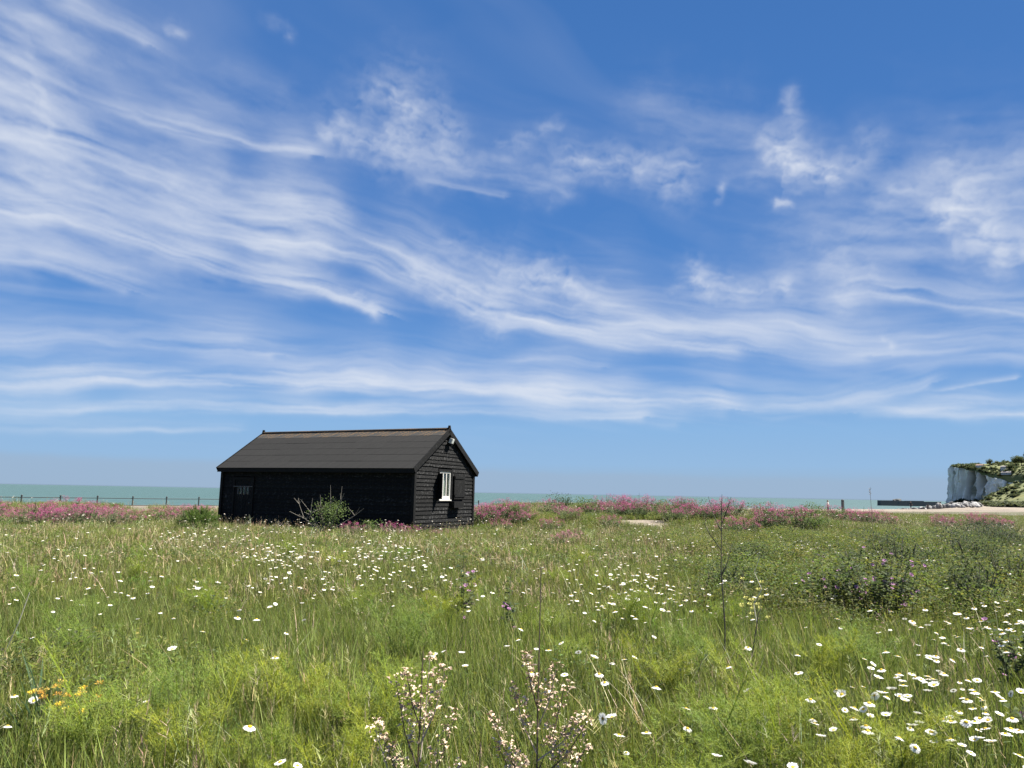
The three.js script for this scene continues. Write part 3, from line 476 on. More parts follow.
  { const g = new THREE.CylinderGeometry(.07, .07, OX * 2 + .06, 8); g.rotateZ(Math.PI / 2); const r = part('ridge_cap', g, lichen, hut); r.position.y = RY - .005; const fg = new THREE.CylinderGeometry(.05, .07, .13, 8); for (const e of [1, -1]) { const f = part('ridge_finial', fg, trim, hut); f.position.set(e * (OX - .01), RY + .08, 0); } }
  // gable window
  {
    const w = new THREE.Group(); w.name = 'window'; w.position.set(LX + .03, 0, 0); hut.add(w);
    const zc = (win.z0 + win.z1) / 2, bar = (name, z0, z1, y0, y1, x0, x1, m = white) => part(name, core(x0, x1, y0, y1, z0, z1), m, w);
    bar('surround', win.z1, win.z1 + .1, win.y0 - .08, win.y1 + .1, -.03, .06, trim); bar('surround', win.z0 - .1, win.z0, win.y0 - .08, win.y1 + .1, -.03, .06, trim); bar('surround', win.z0, win.z1, win.y1 + .02, win.y1 + .1, -.03, .058, trim);
    bar('frame', win.z1 - .1, win.z1, win.y0, win.y1 + .02, -.05, .03); bar('frame', win.z0, win.z0 + .07, win.y0, win.y1 + .02, -.05, .03); bar('frame', win.z0 + .07, win.z1 - .1, win.y1 - .05, win.y1 + .02, -.05, .028); bar('frame', win.z0 + .07, win.z1 - .1, win.y0, win.y0 + .14, -.05, .028);
    bar('sill', win.z0 - .03, win.z1 + .03, win.y0 - .045, win.y0 - .001, -.05, .075);
    const zs = [win.z1 - .1, zc + .13, zc - .12, win.z0 + .07];
    for (let k = 1; k < 3; k++) bar('glazing_bar', zs[k] - .025, zs[k] + .025, win.y0 + .14, win.y1 - .05, -.035, .02);
    for (let k = 0; k < 3; k++) bar('pane', zs[k + 1] + .02, zs[k] - .02, win.y0 + .13, win.y1 - .04, -.014, -.01, glass);
    const cloth = new THREE.PlaneGeometry(.24, .98, 14, 1), cp = cloth.attributes.position; for (let i = 0; i < cp.count; i++) cp.setZ(i, .02 * Math.sin(cp.getX(i) * 90)); cloth.computeVertexNormals(); cloth.rotateY(Math.PI / 2);
    const cu = part('curtain', cloth, new THREE.MeshPhysicalMaterial({ color: rgb(.5, .52, .48), roughness: 1, transmission: .3, thickness: 0, side: THREE.DoubleSide }), w); cu.position.set(-.12, 1.8, win.z0 + .2);
  }
  // shutters: one folded flat on the wall, one half open on the near side
  const shutter = (w) => { const o = new THREE.Group(); o.name = 'shutter'; for (let k = 0; k < 4; k++) part('shutter_board', core(-w / 2 + k * w / 4 + .003, -w / 2 + (k + 1) * w / 4 - .003, -.49, .49, -.014, .014), boards[k % 3], o); for (const y of [-.36, .36]) part('batten', core(-w / 2 + .03, w / 2 - .03, y - .05, y + .05, .0145, .035), trim, o); const d = hexa([[-w / 2 + .05, -.3, .036], [-w / 2 + .15, -.3, .036], [-w / 2 + .15, -.3, .0146], [-w / 2 + .05, -.3, .0146], [w / 2 - .15, .3, .036], [w / 2 - .05, .3, .036], [w / 2 - .05, .3, .0146], [w / 2 - .15, .3, .0146]]); part('brace', d, trim, o); hut.add(o); return o; };
  const s1 = shutter(.86); s1.rotation.y = Math.PI / 2; s1.position.set(LX + .125, 1.82, win.z0 - .62);
  const s2 = shutter(.3); s2.rotation.y = Math.PI / 2 + 1.1; s2.position.set(LX + .2, 1.82, win.z1 + .18);
  part('wall_box', core(0, .2, 1.0, 1.24, win.z0 - .72, win.z0 + .04), trim, hut).position.x = LX + .08;
  // floodlight under the apex
  { const o = new THREE.Group(); o.name = 'floodlight'; o.position.set(LX + .2, 3.6, -.1); o.rotation.set(0, .25, -.35); hut.add(o); part('housing', core(-.06, .06, -.1, .1, -.15, .15), white, o); part('lens', core(.061, .068, -.08, .08, -.12, .12), new THREE.MeshPhysicalMaterial({ color: rgb(.7, .72, .72), roughness: .15 }), o); part('bracket', core(-.2, -.061, -.03, .03, -.05, .05), trim, o); part('sensor', core(-.03, .08, -.2, -.132, -.05, .05), trim, o); }
  // door at the far end of the shaded side
  {
    const o = new THREE.Group(); o.name = 'door'; o.position.set((doorX0 + doorX1) / 2, 0, LZ + .03); hut.add(o); const w = doorX1 - doorX0, grey = new THREE.MeshStandardMaterial({ color: rgb(.07, .068, .065), roughness: .8 });
    for (let k = 0; k < 6; k++) part('door_board', core(-w / 2 + k * w / 6 + .003, -w / 2 + (k + 1) * w / 6 - .003, .05, k > 0 && k < 5 ? 1.36 : 1.95, -.02, .02), boards[k % 3], o);
    part('door_frame', core(-w / 2 - .09, -w / 2, .02, 2.05, -.03, .05), trim, o); part('door_frame', core(w / 2, w / 2 + .09, .02, 2.05, -.03, .05), trim, o); part('door_frame', core(-w / 2, w / 2, 1.955, 2.05, -.03, .048), trim, o);
    part('door_board', core(-w / 2 + w / 6, w / 2 - w / 6, 1.7, 1.95, -.02, .018), boards[1], o); part('lintel', core(-w / 2 - .05, w / 2 + .05, 1.66, 1.7, .021, .06), grey, o);
    for (const x of [-.28, -.09, .1, .28]) part('glazing_bar', core(x - .025, x + .025, 1.361, 1.66, 0, .03), grey, o);
    part('pane', core(-.3, .3, 1.362, 1.698, -.01, -.004), glass, o); const kn = part('handle', new THREE.SphereGeometry(.035, 10, 8), grey, o); kn.position.set(w / 2 - .08, 1.02, .05);
  }
}
// ---------------------------------------------------------------- meadow
const G = { a: [.098, .142, .02], b: [.15, .19, .03], c: [.065, .1, .02], pale: [.2, .23, .055], olive: [.15, .165, .042], straw: [.36, .3, .16], buff: [.28, .215, .13], lime: [.2, .26, .022] };
function grassClump(n, rad, h0, h1, w, dry) {
  const f = new Faces();
  for (let i = 0; i < n; i++) { const a = rr(0, 6.28), q = rad * Math.sqrt(R()), h = rr(h0, h1), c = R() < dry ? pick([G.straw, G.buff, G.olive]) : pick([G.a, G.b, G.b, G.c, G.olive, G.pale]); f.blade(Math.cos(a) * q, -.02, Math.sin(a) * q, rr(0, 6.28), h, h * rr(.08, .62) ** 1.3, w * rr(.6, 1.3) * (i % 7 ? 1 : 1.9), vary(c, .26), 3); }
  return f.build();
}
function seedClump(n, rad, h0, h1, w) {     // flowering grass: thin stalks with loose or tight heads
  const f = new Faces();
  for (let i = 0; i < n; i++) {
    const a = rr(0, 6.28), q = rad * Math.sqrt(R()), h = rr(h0, h1), c = vary(pick([G.olive, G.straw, G.buff, G.b])), az = rr(0, 6.28), bend = h * rr(.05, .3), x = Math.cos(a) * q, z = Math.sin(a) * q;
    const t = f.blade(x, -.02, z, az, h, bend, w, c, 3), hc = vary(pick([G.buff, G.straw, [.24, .17, .11], [.3, .28, .14], [.22, .22, .09]])), loose = R() < .5, m = loose ? 12 : 9;
    for (let k = 0; k < m; k++) { const s = k / m, r = loose ? .035 * (1 - s) + .008 : .006, b = rr(0, 6.28), y = t[1] - .1 * (1 - s); f.strip([t[0] - Math.cos(az) * (1 - s) * .02, y, t[2] - Math.sin(az) * (1 - s) * .02], [t[0] + Math.cos(b) * r, y + .022, t[2] + Math.sin(b) * r], w * 1.1, hc, w * .3); }
  }
  return f.build();
}
function forbClump(n, rad, h, size, cols) {   // leafy undergrowth
  const f = new Faces();
  for (let i = 0; i < n; i++) { const a = rr(0, 6.28), q = rad * Math.sqrt(R()), y = h * Math.pow(R(), .7), s = size * rr(.6, 1.4); f.leaf(Math.cos(a) * q, y, Math.sin(a) * q, Math.cos(a + rr(-1, 1)), rr(.0, .9), Math.sin(a + rr(-1, 1)), s, s * rr(.35, .6), vary(pick(cols), .22)); }
  for (let i = 0; i < n / 8; i++) { const a = rr(0, 6.28), q = rad * .6 * R(); f.blade(Math.cos(a) * q, 0, Math.sin(a) * q, a, h * rr(.7, 1.1), q * .7, .005, vary(G.olive), 2); }
  return f.build();
}
function wispClump(n, rad, h) {      // long pale dead stems leaning through the grass
  const f = new Faces();
  for (let i = 0; i < n; i++) { const a = rr(0, 6.28), q = rad * Math.sqrt(R()), hh = h * rr(.5, 1); f.blade(Math.cos(a) * q, -.02, Math.sin(a) * q, rr(0, 6.28), hh, hh * rr(.2, 1.1), .004, vary(pick([G.straw, G.buff, [.42, .38, .26]])), 4); }
  return f.build();
}
function plume(f, o, dir, len, cols, dens, tw) {   // one feathery fennel leaf: side sprays of thread-like leaflets
  const [dx, dy, dz] = dir, n = Math.round(dens);
  const at = (t) => [o[0] + dx * len * t, o[1] + dy * len * t - .12 * len * t * t, o[2] + dz * len * t];
  f.strip(o, at(.55), tw * 2.2, vary(cols[0])); f.strip(at(.55), at(1), tw * 1.6, vary(cols[0]), tw);
  for (let k = 0; k < n; k++) {
    const t = .15 + .85 * k / n, b = at(t), side = rr(0, 6.28), L = len * .42 * Math.sin(Math.PI * Math.min(1, .22 + t * .72)), v = V(dx * .55 + Math.cos(side) * .8, dy * .55 + rr(-.35, .6), dz * .55 + Math.sin(side) * .8).normalize(), c = vary(pick(cols), .2);
    const m = 7;
    for (let j = 0; j < m; j++) { const s = (j + .5) / m * L, p = [b[0] + v.x * s, b[1] + v.y * s, b[2] + v.z * s], l = rr(.018, .04) * (1.2 - j / m * .6) * Math.max(.8, len * 2.2); f.strip(p, [p[0] + (v.x * .5 + rr(-1, 1)) * l, p[1] + (v.y * .5 + rr(-.6, 1)) * l, p[2] + (v.z * .5 + rr(-1, 1)) * l], tw, c, tw * .35); }
  }
}
const zones = [[1.7, 4.5, 1], [4.5, 8, .8], [8, 14, .52], [14, 24, .3], [24, 47, .17], [47, 82, .07]];
function scatter(name, label, cat, protos, material, per, place) {   // many copies, thinning with distance
  const lists = protos.map(() => []);
  for (const [d0, d1, k] of zones) {
    const area = .8 * (d1 * d1 - d0 * d0) + 2.6 * (d1 - d0), n = Math.round(area * per * k);
    for (let i = 0; i < n; i++) {
      const d = Math.sqrt(mix(d0 * d0, d1 * d1, R())), x = rr(-1, 1) * (.8 * d + 1.3), z = -d;
      if (inHut(x, z, .1) || R() < bare(x, z) * 1.15) continue;
      const p = place(x, z, d); if (!p) continue;
      lists[p.v ?? Math.floor(R() * protos.length)].push([x, z, p]);
    }
  }
  const m = new THREE.Matrix4(), q = new THREE.Quaternion(), e = new THREE.Euler(), c = new THREE.Color();
  const all = new THREE.Group(); all.name = numbered(name); tag(all, label, cat, null, 'stuff'); scene.add(all);
  lists.forEach((l, v) => {
    if (!l.length) return;
    const im = shade(new THREE.InstancedMesh(protos[v], material, l.length));
    l.forEach(([x, z, p], i) => { const s = p.s; m.compose(V(x, ground(x, z) + (p.y ?? 0), z), q.setFromEuler(e.set(rr(-.08, .08), rr(0, 6.28), rr(-.08, .08))), V(s * (p.w ?? 1), s * (p.h ?? 1), s * (p.w ?? 1))); im.setMatrixAt(i, m); im.setColorAt(i, c.setRGB(...p.c)); });
    im.name = name + '_clumps'; im.userData.kind = 'stuff'; all.add(im);
  });
}
const lush = (x, z) => fbm(x * .22 + 4, z * .22 - 3, 3);           // where the meadow is greener
const pale = (x, z) => fbm(x * .35 - 8, z * .35 + 5, 3);           // where dry stalks gather
const leafy = (x, z) => { const d = -z; return sm(.12, .36, x / d) * sm(7, 10, d) * sm(30, 22, d); };   // brambly right side
{
  const near = [0, 1, 2].map(() => grassClump(46, .13, .2, .5, .005, .08)), farther = [0, 1].map(() => grassClump(56, .27, .16, .4, .0095, .1));
  const tintG = (x, z) => { const l = lush(x, z), p = pale(x, z), k = 1 + l * .35; return mix3([k, k, k], [1.25, 1.16, .9], clamp(p * .9 + .15)); };
  scatter('meadow_grass', 'long green meadow grass of the near and middle ground', 'grass', [...near, ...farther], M.leaf, 95, (x, z, d) => { const lf = leafy(x, z); if (R() < lf * .55) return null; return { v: d < 9 ? Math.floor(R() * 3) : 3 + Math.floor(R() * 2), s: rr(.75, 1.2) * (1 + lush(x, z) * .3), h: d > 24 ? .72 : d > 14 ? .85 : 1, c: tintG(x, z) }; });
  const seeds = [0, 1].map(() => seedClump(9, .16, .36, .66, .0028)), seedsFar = [0, 1].map(() => seedClump(13, .3, .3, .54, .005));
  scatter('seeding_grass', 'thin flowering grass stalks with buff seed heads', 'grass', [...seeds, ...seedsFar], M.dry, 15, (x, z, d) => { const p = pale(x, z) + sm(9, 20, d) * .4; if (R() > .28 + p * 1.3) return null; return { v: d < 9 ? Math.floor(R() * 2) : 2 + Math.floor(R() * 2), s: rr(.75, 1.15), c: [1, 1, 1].map((v) => v * rr(.8, 1.1)) }; });
  const forbs = [0, 1, 2].map(() => forbClump(90, .17, .18, .04, [G.a, G.c, G.b])), tall = [0, 1, 2].map(() => forbClump(230, .24, .46, .036, [G.c, G.a, [.06, .085, .03], G.olive]));
  scatter('undergrowth', 'low leafy plants filling the ground below the grass', 'undergrowth', forbs, M.leaf, 42, (x, z, d) => ({ s: rr(.8, 1.4), w: d > 14 ? 1.5 : 1, c: [rr(.8, 1.1), rr(.8, 1.1), rr(.8, 1.1)] }));
  scatter('tall_weed', 'dark leafy weeds thickening the right side of the meadow', 'weeds', tall, M.leaf, 26, (x, z, d) => { const lf = leafy(x, z), g = fbm(x * .5 + 30, z * .5, 3); if (R() > lf * .95 + sm(.15, .45, g) * .3) return null; const t = rr(.65, 1.45); return { s: rr(.75, 1.2) * (1 + lf * (.25 + .75 * fbm(x * .8, z * .8, 2))), c: [t * rr(.9, 1.25), t, t * .9] }; });
  const wisps = [0, 1].map(() => wispClump(7, .15, .62));
  scatter('dead_stalks', 'pale dead stalks leaning through the green grass', 'grass', wisps, M.dry, 9, (x, z, d) => { if (R() > .35 + pale(x, z) * 1.2) return null; return { s: rr(.7, 1.25), w: d > 12 ? 1.6 : 1, c: [1, 1, 1].map((v) => v * rr(.75, 1.1)) }; });
  // small feathery tufts between the larger fennel plants
  const tufts = [0, 1].map(() => { const f = new Faces(); for (let k = 0; k < 5; k++) { const a = rr(0, 6.28); plume(f, [Math.cos(a) * .03, .08, Math.sin(a) * .03], [Math.cos(a) * .45, .85, Math.sin(a) * .45], rr(.22, .36), [G.lime, G.b, [.14, .21, .03]], 16, .003); } return f.build(); });
  scatter('fennel_seedlings', 'small feathery lime green shoots between the grasses', 'fennel', tufts, M.leaf, 17, (x, z, d) => { const g = fbm(x * .55 + 60, z * .55 - 20, 3); if (d > 26 || R() > sm(.0, .4, g) * .9 + .06) return null; return { s: rr(.7, 1.35), w: d > 12 ? 1.3 : 1, c: [rr(.65, 1.1), rr(.75, 1.05), 1] }; });
}
// ---------------------------------------------------------------- fennel plants
const fennelProtos = [0, 1, 2, 3].map(() => {
  const stem = new Faces(), f = new Faces(), cols = [G.lime, [.23, .275, .028], [.15, .22, .025]];
  for (let s = 0; s < 4; s++) {
    const a = rr(0, 6.28), lean = rr(.08, .24), h = rr(.3, .5), tip = [Math.cos(a) * lean, h, Math.sin(a) * lean];
    stem.tube([[0, -.03, 0], [tip[0] * .4, h * .5, tip[2] * .4], tip], .006, .003, 5, [.13, .18, .05]);
    for (let k = 0; k < 5; k++) { const t = rr(.3, 1), b = rr(0, 6.28), up = rr(.35, 1.1); plume(f, [tip[0] * t, tip[1] * t, tip[2] * t], [Math.cos(b) * .6, up, Math.sin(b) * .6], rr(.24, .4), cols, 40, .0028); }
  }
  return [stem.build(), f.build()];
});
const fennelMats = [[1, 1, 1], [.72, .8, 1.1], [1.15, 1.02, .8], [.9, .9, .9]].map((c) => { const m = leafMat(.42); m.color.setRGB(...c); return m; });
function fennel(x, z, s, k, label, group) { const o = thing('fennel_plant', label, 'fennel', x, ground(x, z), z, rr(0, 6.28), group); part('stem', fennelProtos[k][0], M.stem, o); part('foliage', fennelProtos[k][1], pick(fennelMats), o); o.scale.set(s * rr(.95, 1.2), s, s * rr(.95, 1.2)); return o; }
{
  const spots = [-6.14, -9.79, -5.37, -8.41, -5.52, -11.1, -1.78, -5.01, -1.92, -4.33, -2.02, -4.02, -1.22, -4.6, -1.04, -4.48, -4.02, -14.05, -3.15, -13.36, -.77, -4.1, -.94, -4.53, -.81, -6.19, -.69, -7.36, .62, -6.04, .36, -7.3, 1.34, -13.9, 1.5, -4.4, 1.12, -4.5, 1.18, -4.05, 1.22, -3.8, 1.83, -3.92, 2.61, -6.03, 2.86, -6.05, 1.4, -5.92, 1.73, -4.72, 2.24, -7.89, .79, -11.66, 1.32, -7.65, -1.39, -3.69, -1.21, -3.85, -4.15, -7.79, -1.57, -8.12, 1.01, -5.47, -3.36, -5.79, -3.19, -7.92, -.59, -4.34, 1.4, -3.51, -.78, -3.52, .77, -3.47];
  const where = (x, z) => -z > 10 ? ['feathery lime fennel plant in the far meadow before the hut', 'far fennel plants'] : x < -2.9 ? ['feathery fennel plant at the left edge of the meadow', 'fennel plants at the left edge'] : -z < 5.1 && x < -.4 ? ['bright feathery fennel plant in the lower left foreground thicket', 'fennel thicket at the lower left'] : -z < 5.1 && x > .6 ? ['yellow green fennel plant in the lower right foreground thicket', 'fennel thicket at the lower right'] : x > 2 ? ['feathery fennel plant below the purple mallow bush', 'fennel below the mallow'] : ['feathery fennel plant amid the grass in the centre', 'fennel plants in the centre'];
  for (let i = 0; i < spots.length; i += 2) { const x = spots[i], z = spots[i + 1], [l, g] = where(x, z); fennel(x, z, rr(.78, 1.08), i / 2 % 4, l, g); }
}
// ---------------------------------------------------------------- daisies
const petalW = [.8, .79, .76];
const daisyProtos = [0, 1, 2].map((v) => {
  const pet = new Faces(), disc = new Faces(), n = 19 + v, droop = [.0, -.006, .007][v];
  for (let k = 0; k < n; k++) {
    const a = k / n * 6.2832 + rr(-.06, .06), L = rr(.0205, .0245), w = .0036, y0 = rr(-.001, .001), c = [petalW[0], petalW[1], petalW[2]], sx = -Math.sin(a), sz = Math.cos(a), P = (r, s, y) => pet.v(Math.cos(a) * r + sx * s, y + y0, Math.sin(a) * r + sz * s, c);
    const a0 = P(.006, -w * .5, 0), a1 = P(.006, w * .5, 0), b0 = P(L * .6, -w, droop * .5 + .001), b1 = P(L * .6, w, droop * .5 + .001), t0 = P(L, -w * .5, droop), t1 = P(L, w * .5, droop); pet.quad(a0, a1, b1, b0); pet.quad(b0, b1, t1, t0);
  }
  const yc = [.55, .36, .02]; let prev = null;
  for (let r = 0; r < 4; r++) { const rad = [.0088, .0078, .0048, .001][r], y = [.0005, .003, .005, .0058][r], ring = []; for (let k = 0; k < 9; k++) { const a = k / 9 * 6.2832; ring.push(disc.v(Math.cos(a) * rad, y, Math.sin(a) * rad, yc)); } if (prev) for (let k = 0; k < 9; k++) disc.quad(prev[k], prev[(k + 1) % 9], ring[(k + 1) % 9], ring[k]); prev = ring; }
  return [pet.build(), disc.build()];
});
const daisyStems = [0, 1, 2].map(() => { const f = new Faces(), b = rr(-.05, .05), c = rr(-.05, .05); f.tube([[b, -.03, c], [b * .8 + rr(-.02, .02), .35, c * .8], [b * .2, .8, c * .2], [0, 1, 0]], .0016, .0012, 4, [.1, .13, .04]); for (let k = 0; k < 4; k++) { const a = rr(0, 6.28); f.leaf(b * .7, .15 + k * .15, c * .7, Math.cos(a), .5, Math.sin(a), .05, .012, [.08, .12, .03]); } return f.build(); });
function daisy(x, z, h, label, group) {
  const v = Math.floor(R() * 3), o = thing('oxeye_daisy', label, 'daisy', x, ground(x, z), z, rr(0, 6.28), group), st = part('stem', daisyStems[Math.floor(R() * 3)], M.stem, o); st.scale.set(1, h, 1);
  const hd = new THREE.Group(); hd.name = 'flower_head'; hd.position.y = h; const up = R() < .93 ? .4 : .9; hd.rotation.set(rr(-up, up), rr(0, 6.28), rr(-up, up) - .12); const s = rr(.78, 1.32); hd.scale.setScalar(s); o.add(hd);
  part('petals', daisyProtos[v][0], M.petal, hd); part('disc', daisyProtos[v][1], M.stem, hd);
}
const daisySpots = {
  left_edge: [-2.68,-4.25,0.46, -2.56,-4.23,0.44, -2.31,-3.64,0.49],
  left: [-1.94,-4.21,0.45, -2.02,-5.97,0.44, -3.12,-6.48,0.49, -3.77,-6.36,0.56, -2.21,-5.1,0.54, -2.96,-6.54,0.54, -2.94,-6.76,0.46],
  midleft: [-1.99,-7.4,0.51, -2.31,-7.61,0.47, -2.33,-7.51,0.45, -1.82,-6.87,0.44, -1.77,-6.17,0.46, -1.45,-4.84,0.56, -2.35,-6.71,0.55, -2.24,-6.37,0.54, -2.06,-6.3,0.54, -2.06,-8.08,0.46],
  bottomleft: [-0.94,-3.3,0.47, -0.82,-3.12,0.52],
  dry: [-0.49,-5.14,0.53, -0.42,-5.13,0.55, -0.3,-5.1,0.55, -0.28,-5.22,0.44, -0,-5.54,0.51, 0.11,-6.19,0.52, 0.08,-5.86,0.5, 0.16,-5.03,0.45, 0.21,-5.53,0.5, 0.31,-5.79,0.44],
  midcentre: [0.38,-5.44,0.56, 0.48,-5.2,0.55, 0.59,-5.23,0.51, 0.59,-4.94,0.47, 0.55,-4.35,0.56, 0.38,-4.45,0.51, 0.34,-4.56,0.55, 0.46,-3.71,0.55, 0.53,-3.91,0.5, 0.88,-4.56,0.49, 1.14,-5.99,0.51, 0.88,-5.34,0.49],
  bottomcentre: [0.69,-3.84,0.45, 0.54,-3.73,0.47],
  fennel: [0.91,-3.94,0.54, 1.15,-4.33,0.44, 0.92,-3.96,0.44, 0.89,-3.31,0.52, 1.05,-3.38,0.47, 1.19,-3.26,0.5, 1.39,-4.47,0.5, 1.82,-5.82,0.48, 1.36,-4.75,0.57, 1.8,-5.85,0.46],
  row: [1.7,-4.35,0.49, 1.6,-4.08,0.46, 1.45,-3.6,0.52, 1.62,-3.87,0.47, 1.82,-4.19,0.48, 1.81,-4.05,0.53, 1.94,-4.16,0.47, 1.97,-4.03,0.51, 2.04,-4.23,0.56, 2.35,-4.65,0.44, 2.03,-4.78,0.44, 1.98,-4.59,0.46],
  above: [2.38,-5.03,0.54, 2.41,-4.98,0.52, 2.55,-5.07,0.46, 2.64,-5.05,0.48, 2.79,-5.14,0.45, 2.9,-4.87,0.49, 3.22,-6.39,0.44, 3.63,-7.01,0.53, 3.52,-6.67,0.56, 2.98,-5.59,0.56, 2.92,-5.34,0.53, 2.83,-5.09,0.56, 2.96,-5.85,0.43, 3.21,-5.56,0.47, 3.39,-6.07,0.57, 3.63,-6.63,0.54],
  corner: [2.61,-4.26,0.49, 2.32,-3.76,0.56, 2.28,-3.87,0.52, 2.39,-3.7,0.54, 2.25,-3.76,0.47, 2.34,-3.58,0.46, 2.08,-3.51,0.49, 2.07,-3.79,0.45, 1.88,-3.6,0.48, 2.44,-3.86,0.56, 2.44,-3.82,0.48, 2.39,-3.86,0.43],
  rightedge: [3.95,-6.18,0.44, 4.4,-7.08,0.45, 8.51,-13.34,0.54, 7.77,-12.44,0.48, 8.57,-13.18,0.47, 5.48,-8.83,0.44, 5.22,-9.07,0.57],
  mallow: [3.8,-8.86,0.49, 3.69,-9.16,0.46, 3.83,-9.81,0.44, 3.04,-7.01,0.44, 3.8,-8.95,0.45],
};
const daisyWords = {
  left_edge: 'white daisy by the strap leaved plant at the lower left', left: 'lone white daisy standing in the open grass at left', midleft: 'white daisy in the loose scatter left of the centre', bottomleft: 'white daisy at the bottom edge left of the dried stems',
  dry: 'white daisy just above the pale dried seed stems', midcentre: 'white daisy right of the tall dried stem in the centre', bottomcentre: 'white daisy low in the grass at the bottom centre', fennel: 'white daisy among the feathery fennel at the lower right',
  row: 'white daisy in the row between fennel and the corner drift', above: 'white daisy below the purple mallow bush', corner: 'white daisy at the lower right corner of the meadow', rightedge: 'white daisy by the right edge of the meadow', mallow: 'white daisy left of the purple mallow bush',
};
for (const k in daisySpots) { const l = daisySpots[k]; for (let i = 0; i < l.length; i += 3) daisy(l[i], l[i + 1], l[i + 2] - ground(l[i], l[i + 1]), daisyWords[k], 'daisies: ' + daisyWords[k].replace('white daisy ', '')); }
const drift = (n, x, z, rx, rz, h, label, group) => { for (let i = 0; i < n; i++) { const a = rr(0, 6.28), q = Math.sqrt(R()), px = x + Math.cos(a) * q * rx + Math.sin(a) * q * rz * x / -z * -1, pz = z + Math.sin(a) * q * rz; daisy(px, pz, h + rr(-.04, .12), label, group); } };
drift(52, 2.3, -4.15, .5, .6, .5, 'white daisy in the dense drift at the lower right', 'dense daisy drift at the lower right');
drift(46, -2.35, -14, 1, 4.2, .46, 'white daisy in the drift in front of the hut gable', 'daisy drift in front of the hut');
drift(36, -3.6, -12.2, .9, 3, .46, 'white daisy in the drift below the shaded hut wall', 'daisy drift below the shaded wall');
drift(34, 1.45, -8.8, .5, 2.2, .48, 'white daisy in the drift right of the picture centre', 'daisy drift right of the centre');
drift(26, 6.5, -17, .5, 1.3, .5, 'white daisy in the bright tight patch before the shingle bank', 'tight daisy patch');
{
  // all the rest of the daisies, small with distance
  const heads = daisyProtos.slice(0, 2).map((p, v) => { const st = daisyStems[v].clone(); st.scale(1.3, .54, 1.3); const a = p[0].clone(), b = p[1].clone(); for (const g of [a, b]) { g.rotateX(.25 - v * .5); g.translate(0, .54, 0); } return mergeGeometries([a, b, st]); });
  scatter('scattered_daisies', 'countless small white daisies scattered through the distant meadow', 'daisies', heads, M.petal, 34, (x, z, d) => { const near = (a, b, rx, rz) => Math.exp(-(((x - a - (z - b) * a / b) / rx) ** 2) - ((z - b) / rz) ** 2), g = fbm(x * .4 - 12, z * .4 + 33, 3) + fbm(x * .09, z * .09 + 5, 2) * .7 + 1.1 * Math.max(near(-2.3, -14, .9, 4), near(-3.7, -12.5, .9, 3), near(1.45, -9, .6, 2.5), near(6.6, -17, .7, 1.6), near(2.4, -4.4, .6, .7), near(4, -6.4, .8, 1), near(-7, -18, 1.5, 3)) - .12; if (R() > sm(-.02, .45, g) * .75 + .035 + (d > 9 ? .05 : 0)) return null; if (d < 5 && R() < .6) return null; return { s: rr(.65, 1.15), w: d > 12 ? 1.15 : 1, c: [1, 1, 1] }; });
  // tiny buff and yellow flower specks, hawkbit and dry heads
  const speck = (c, n) => { const f = new Faces(); for (let k = 0; k < n; k++) { const a = rr(0, 6.28), q = rr(0, .12), h = rr(.34, .6), t = f.blade(Math.cos(a) * q, 0, Math.sin(a) * q, a, h, rr(.02, .08), .003, vary(G.olive), 2); for (let j = 0; j < 5; j++) f.leaf(t[0], t[1], t[2], Math.cos(j * 1.26), .35, Math.sin(j * 1.26), .013, .012, vary(c)); } return f.build(); };
  scatter('dry_flower_heads', 'small pinkish brown dried flower heads dotting the meadow', 'flowers', [speck([.33, .24, .17], 5), speck([.28, .19, .16], 5)], M.dry, 12, (x, z, d) => { if (d < 7 || R() > .3 + pale(x, z) + sm(10, 20, d) * .3) return null; return { s: rr(.8, 1.2), w: d > 12 ? 1.4 : 1, c: [1, 1, 1] }; });
}
// ---------------------------------------------------------------- red valerian
const valProtos = [0, 1, 2].map((v) => {
  const f = new Faces(), b = new Faces(), st = new Faces();
  for (let i = 0; i < 62; i++) {
    const a = rr(0, 6.28), q = .5 * Math.sqrt(R()), h = rr(.36, .74) * (1 - q * .55), x = Math.cos(a) * q, z = Math.sin(a) * q;
    st.tube([[x * .35, -.02, z * .35], [x * .8, h * .55, z * .8], [x, h, z]], .005, .003, 3, [.13, .14, .07]);
    for (let k = 0; k < 9; k++) { const t = rr(.1, .92), c = rr(0, 6.28); f.leaf(x * (.35 + .65 * t), h * t, z * (.35 + .65 * t), Math.cos(c), rr(.0, .7), Math.sin(c), rr(.06, .11), rr(.022, .038), vary(pick([[.085, .125, .045], [.07, .11, .04], [.11, .14, .05]]))); }
    if (R() < .6) for (let k = 0; k < 26; k++) { const c = rr(0, 6.28), r = .05 * Math.sqrt(R()), y = h + rr(-.03, .06); b.leaf(x + Math.cos(c) * r, y, z + Math.sin(c) * r, Math.cos(c), rr(-.2, 1), Math.sin(c), rr(.016, .028), rr(.014, .022), vary(pick([[.33, .045, .17], [.4, .08, .21], [.27, .04, .13], [.4, .16, .25]]), .15)); }
  }
  return [st.build(), f.build(), b.build()];
});
function valerian(x, z, s, label, group) { const v = Math.floor(R() * 3), o = thing('red_valerian', label, 'valerian', x, ground(x, z), z, rr(0, 6.28), group); part('stem', valProtos[v][0], M.stem, o); part('foliage', valProtos[v][1], M.leaf, o); part('blossom', valProtos[v][2], M.petal, o); o.scale.set(s * 1.15, s, s * 1.15); }
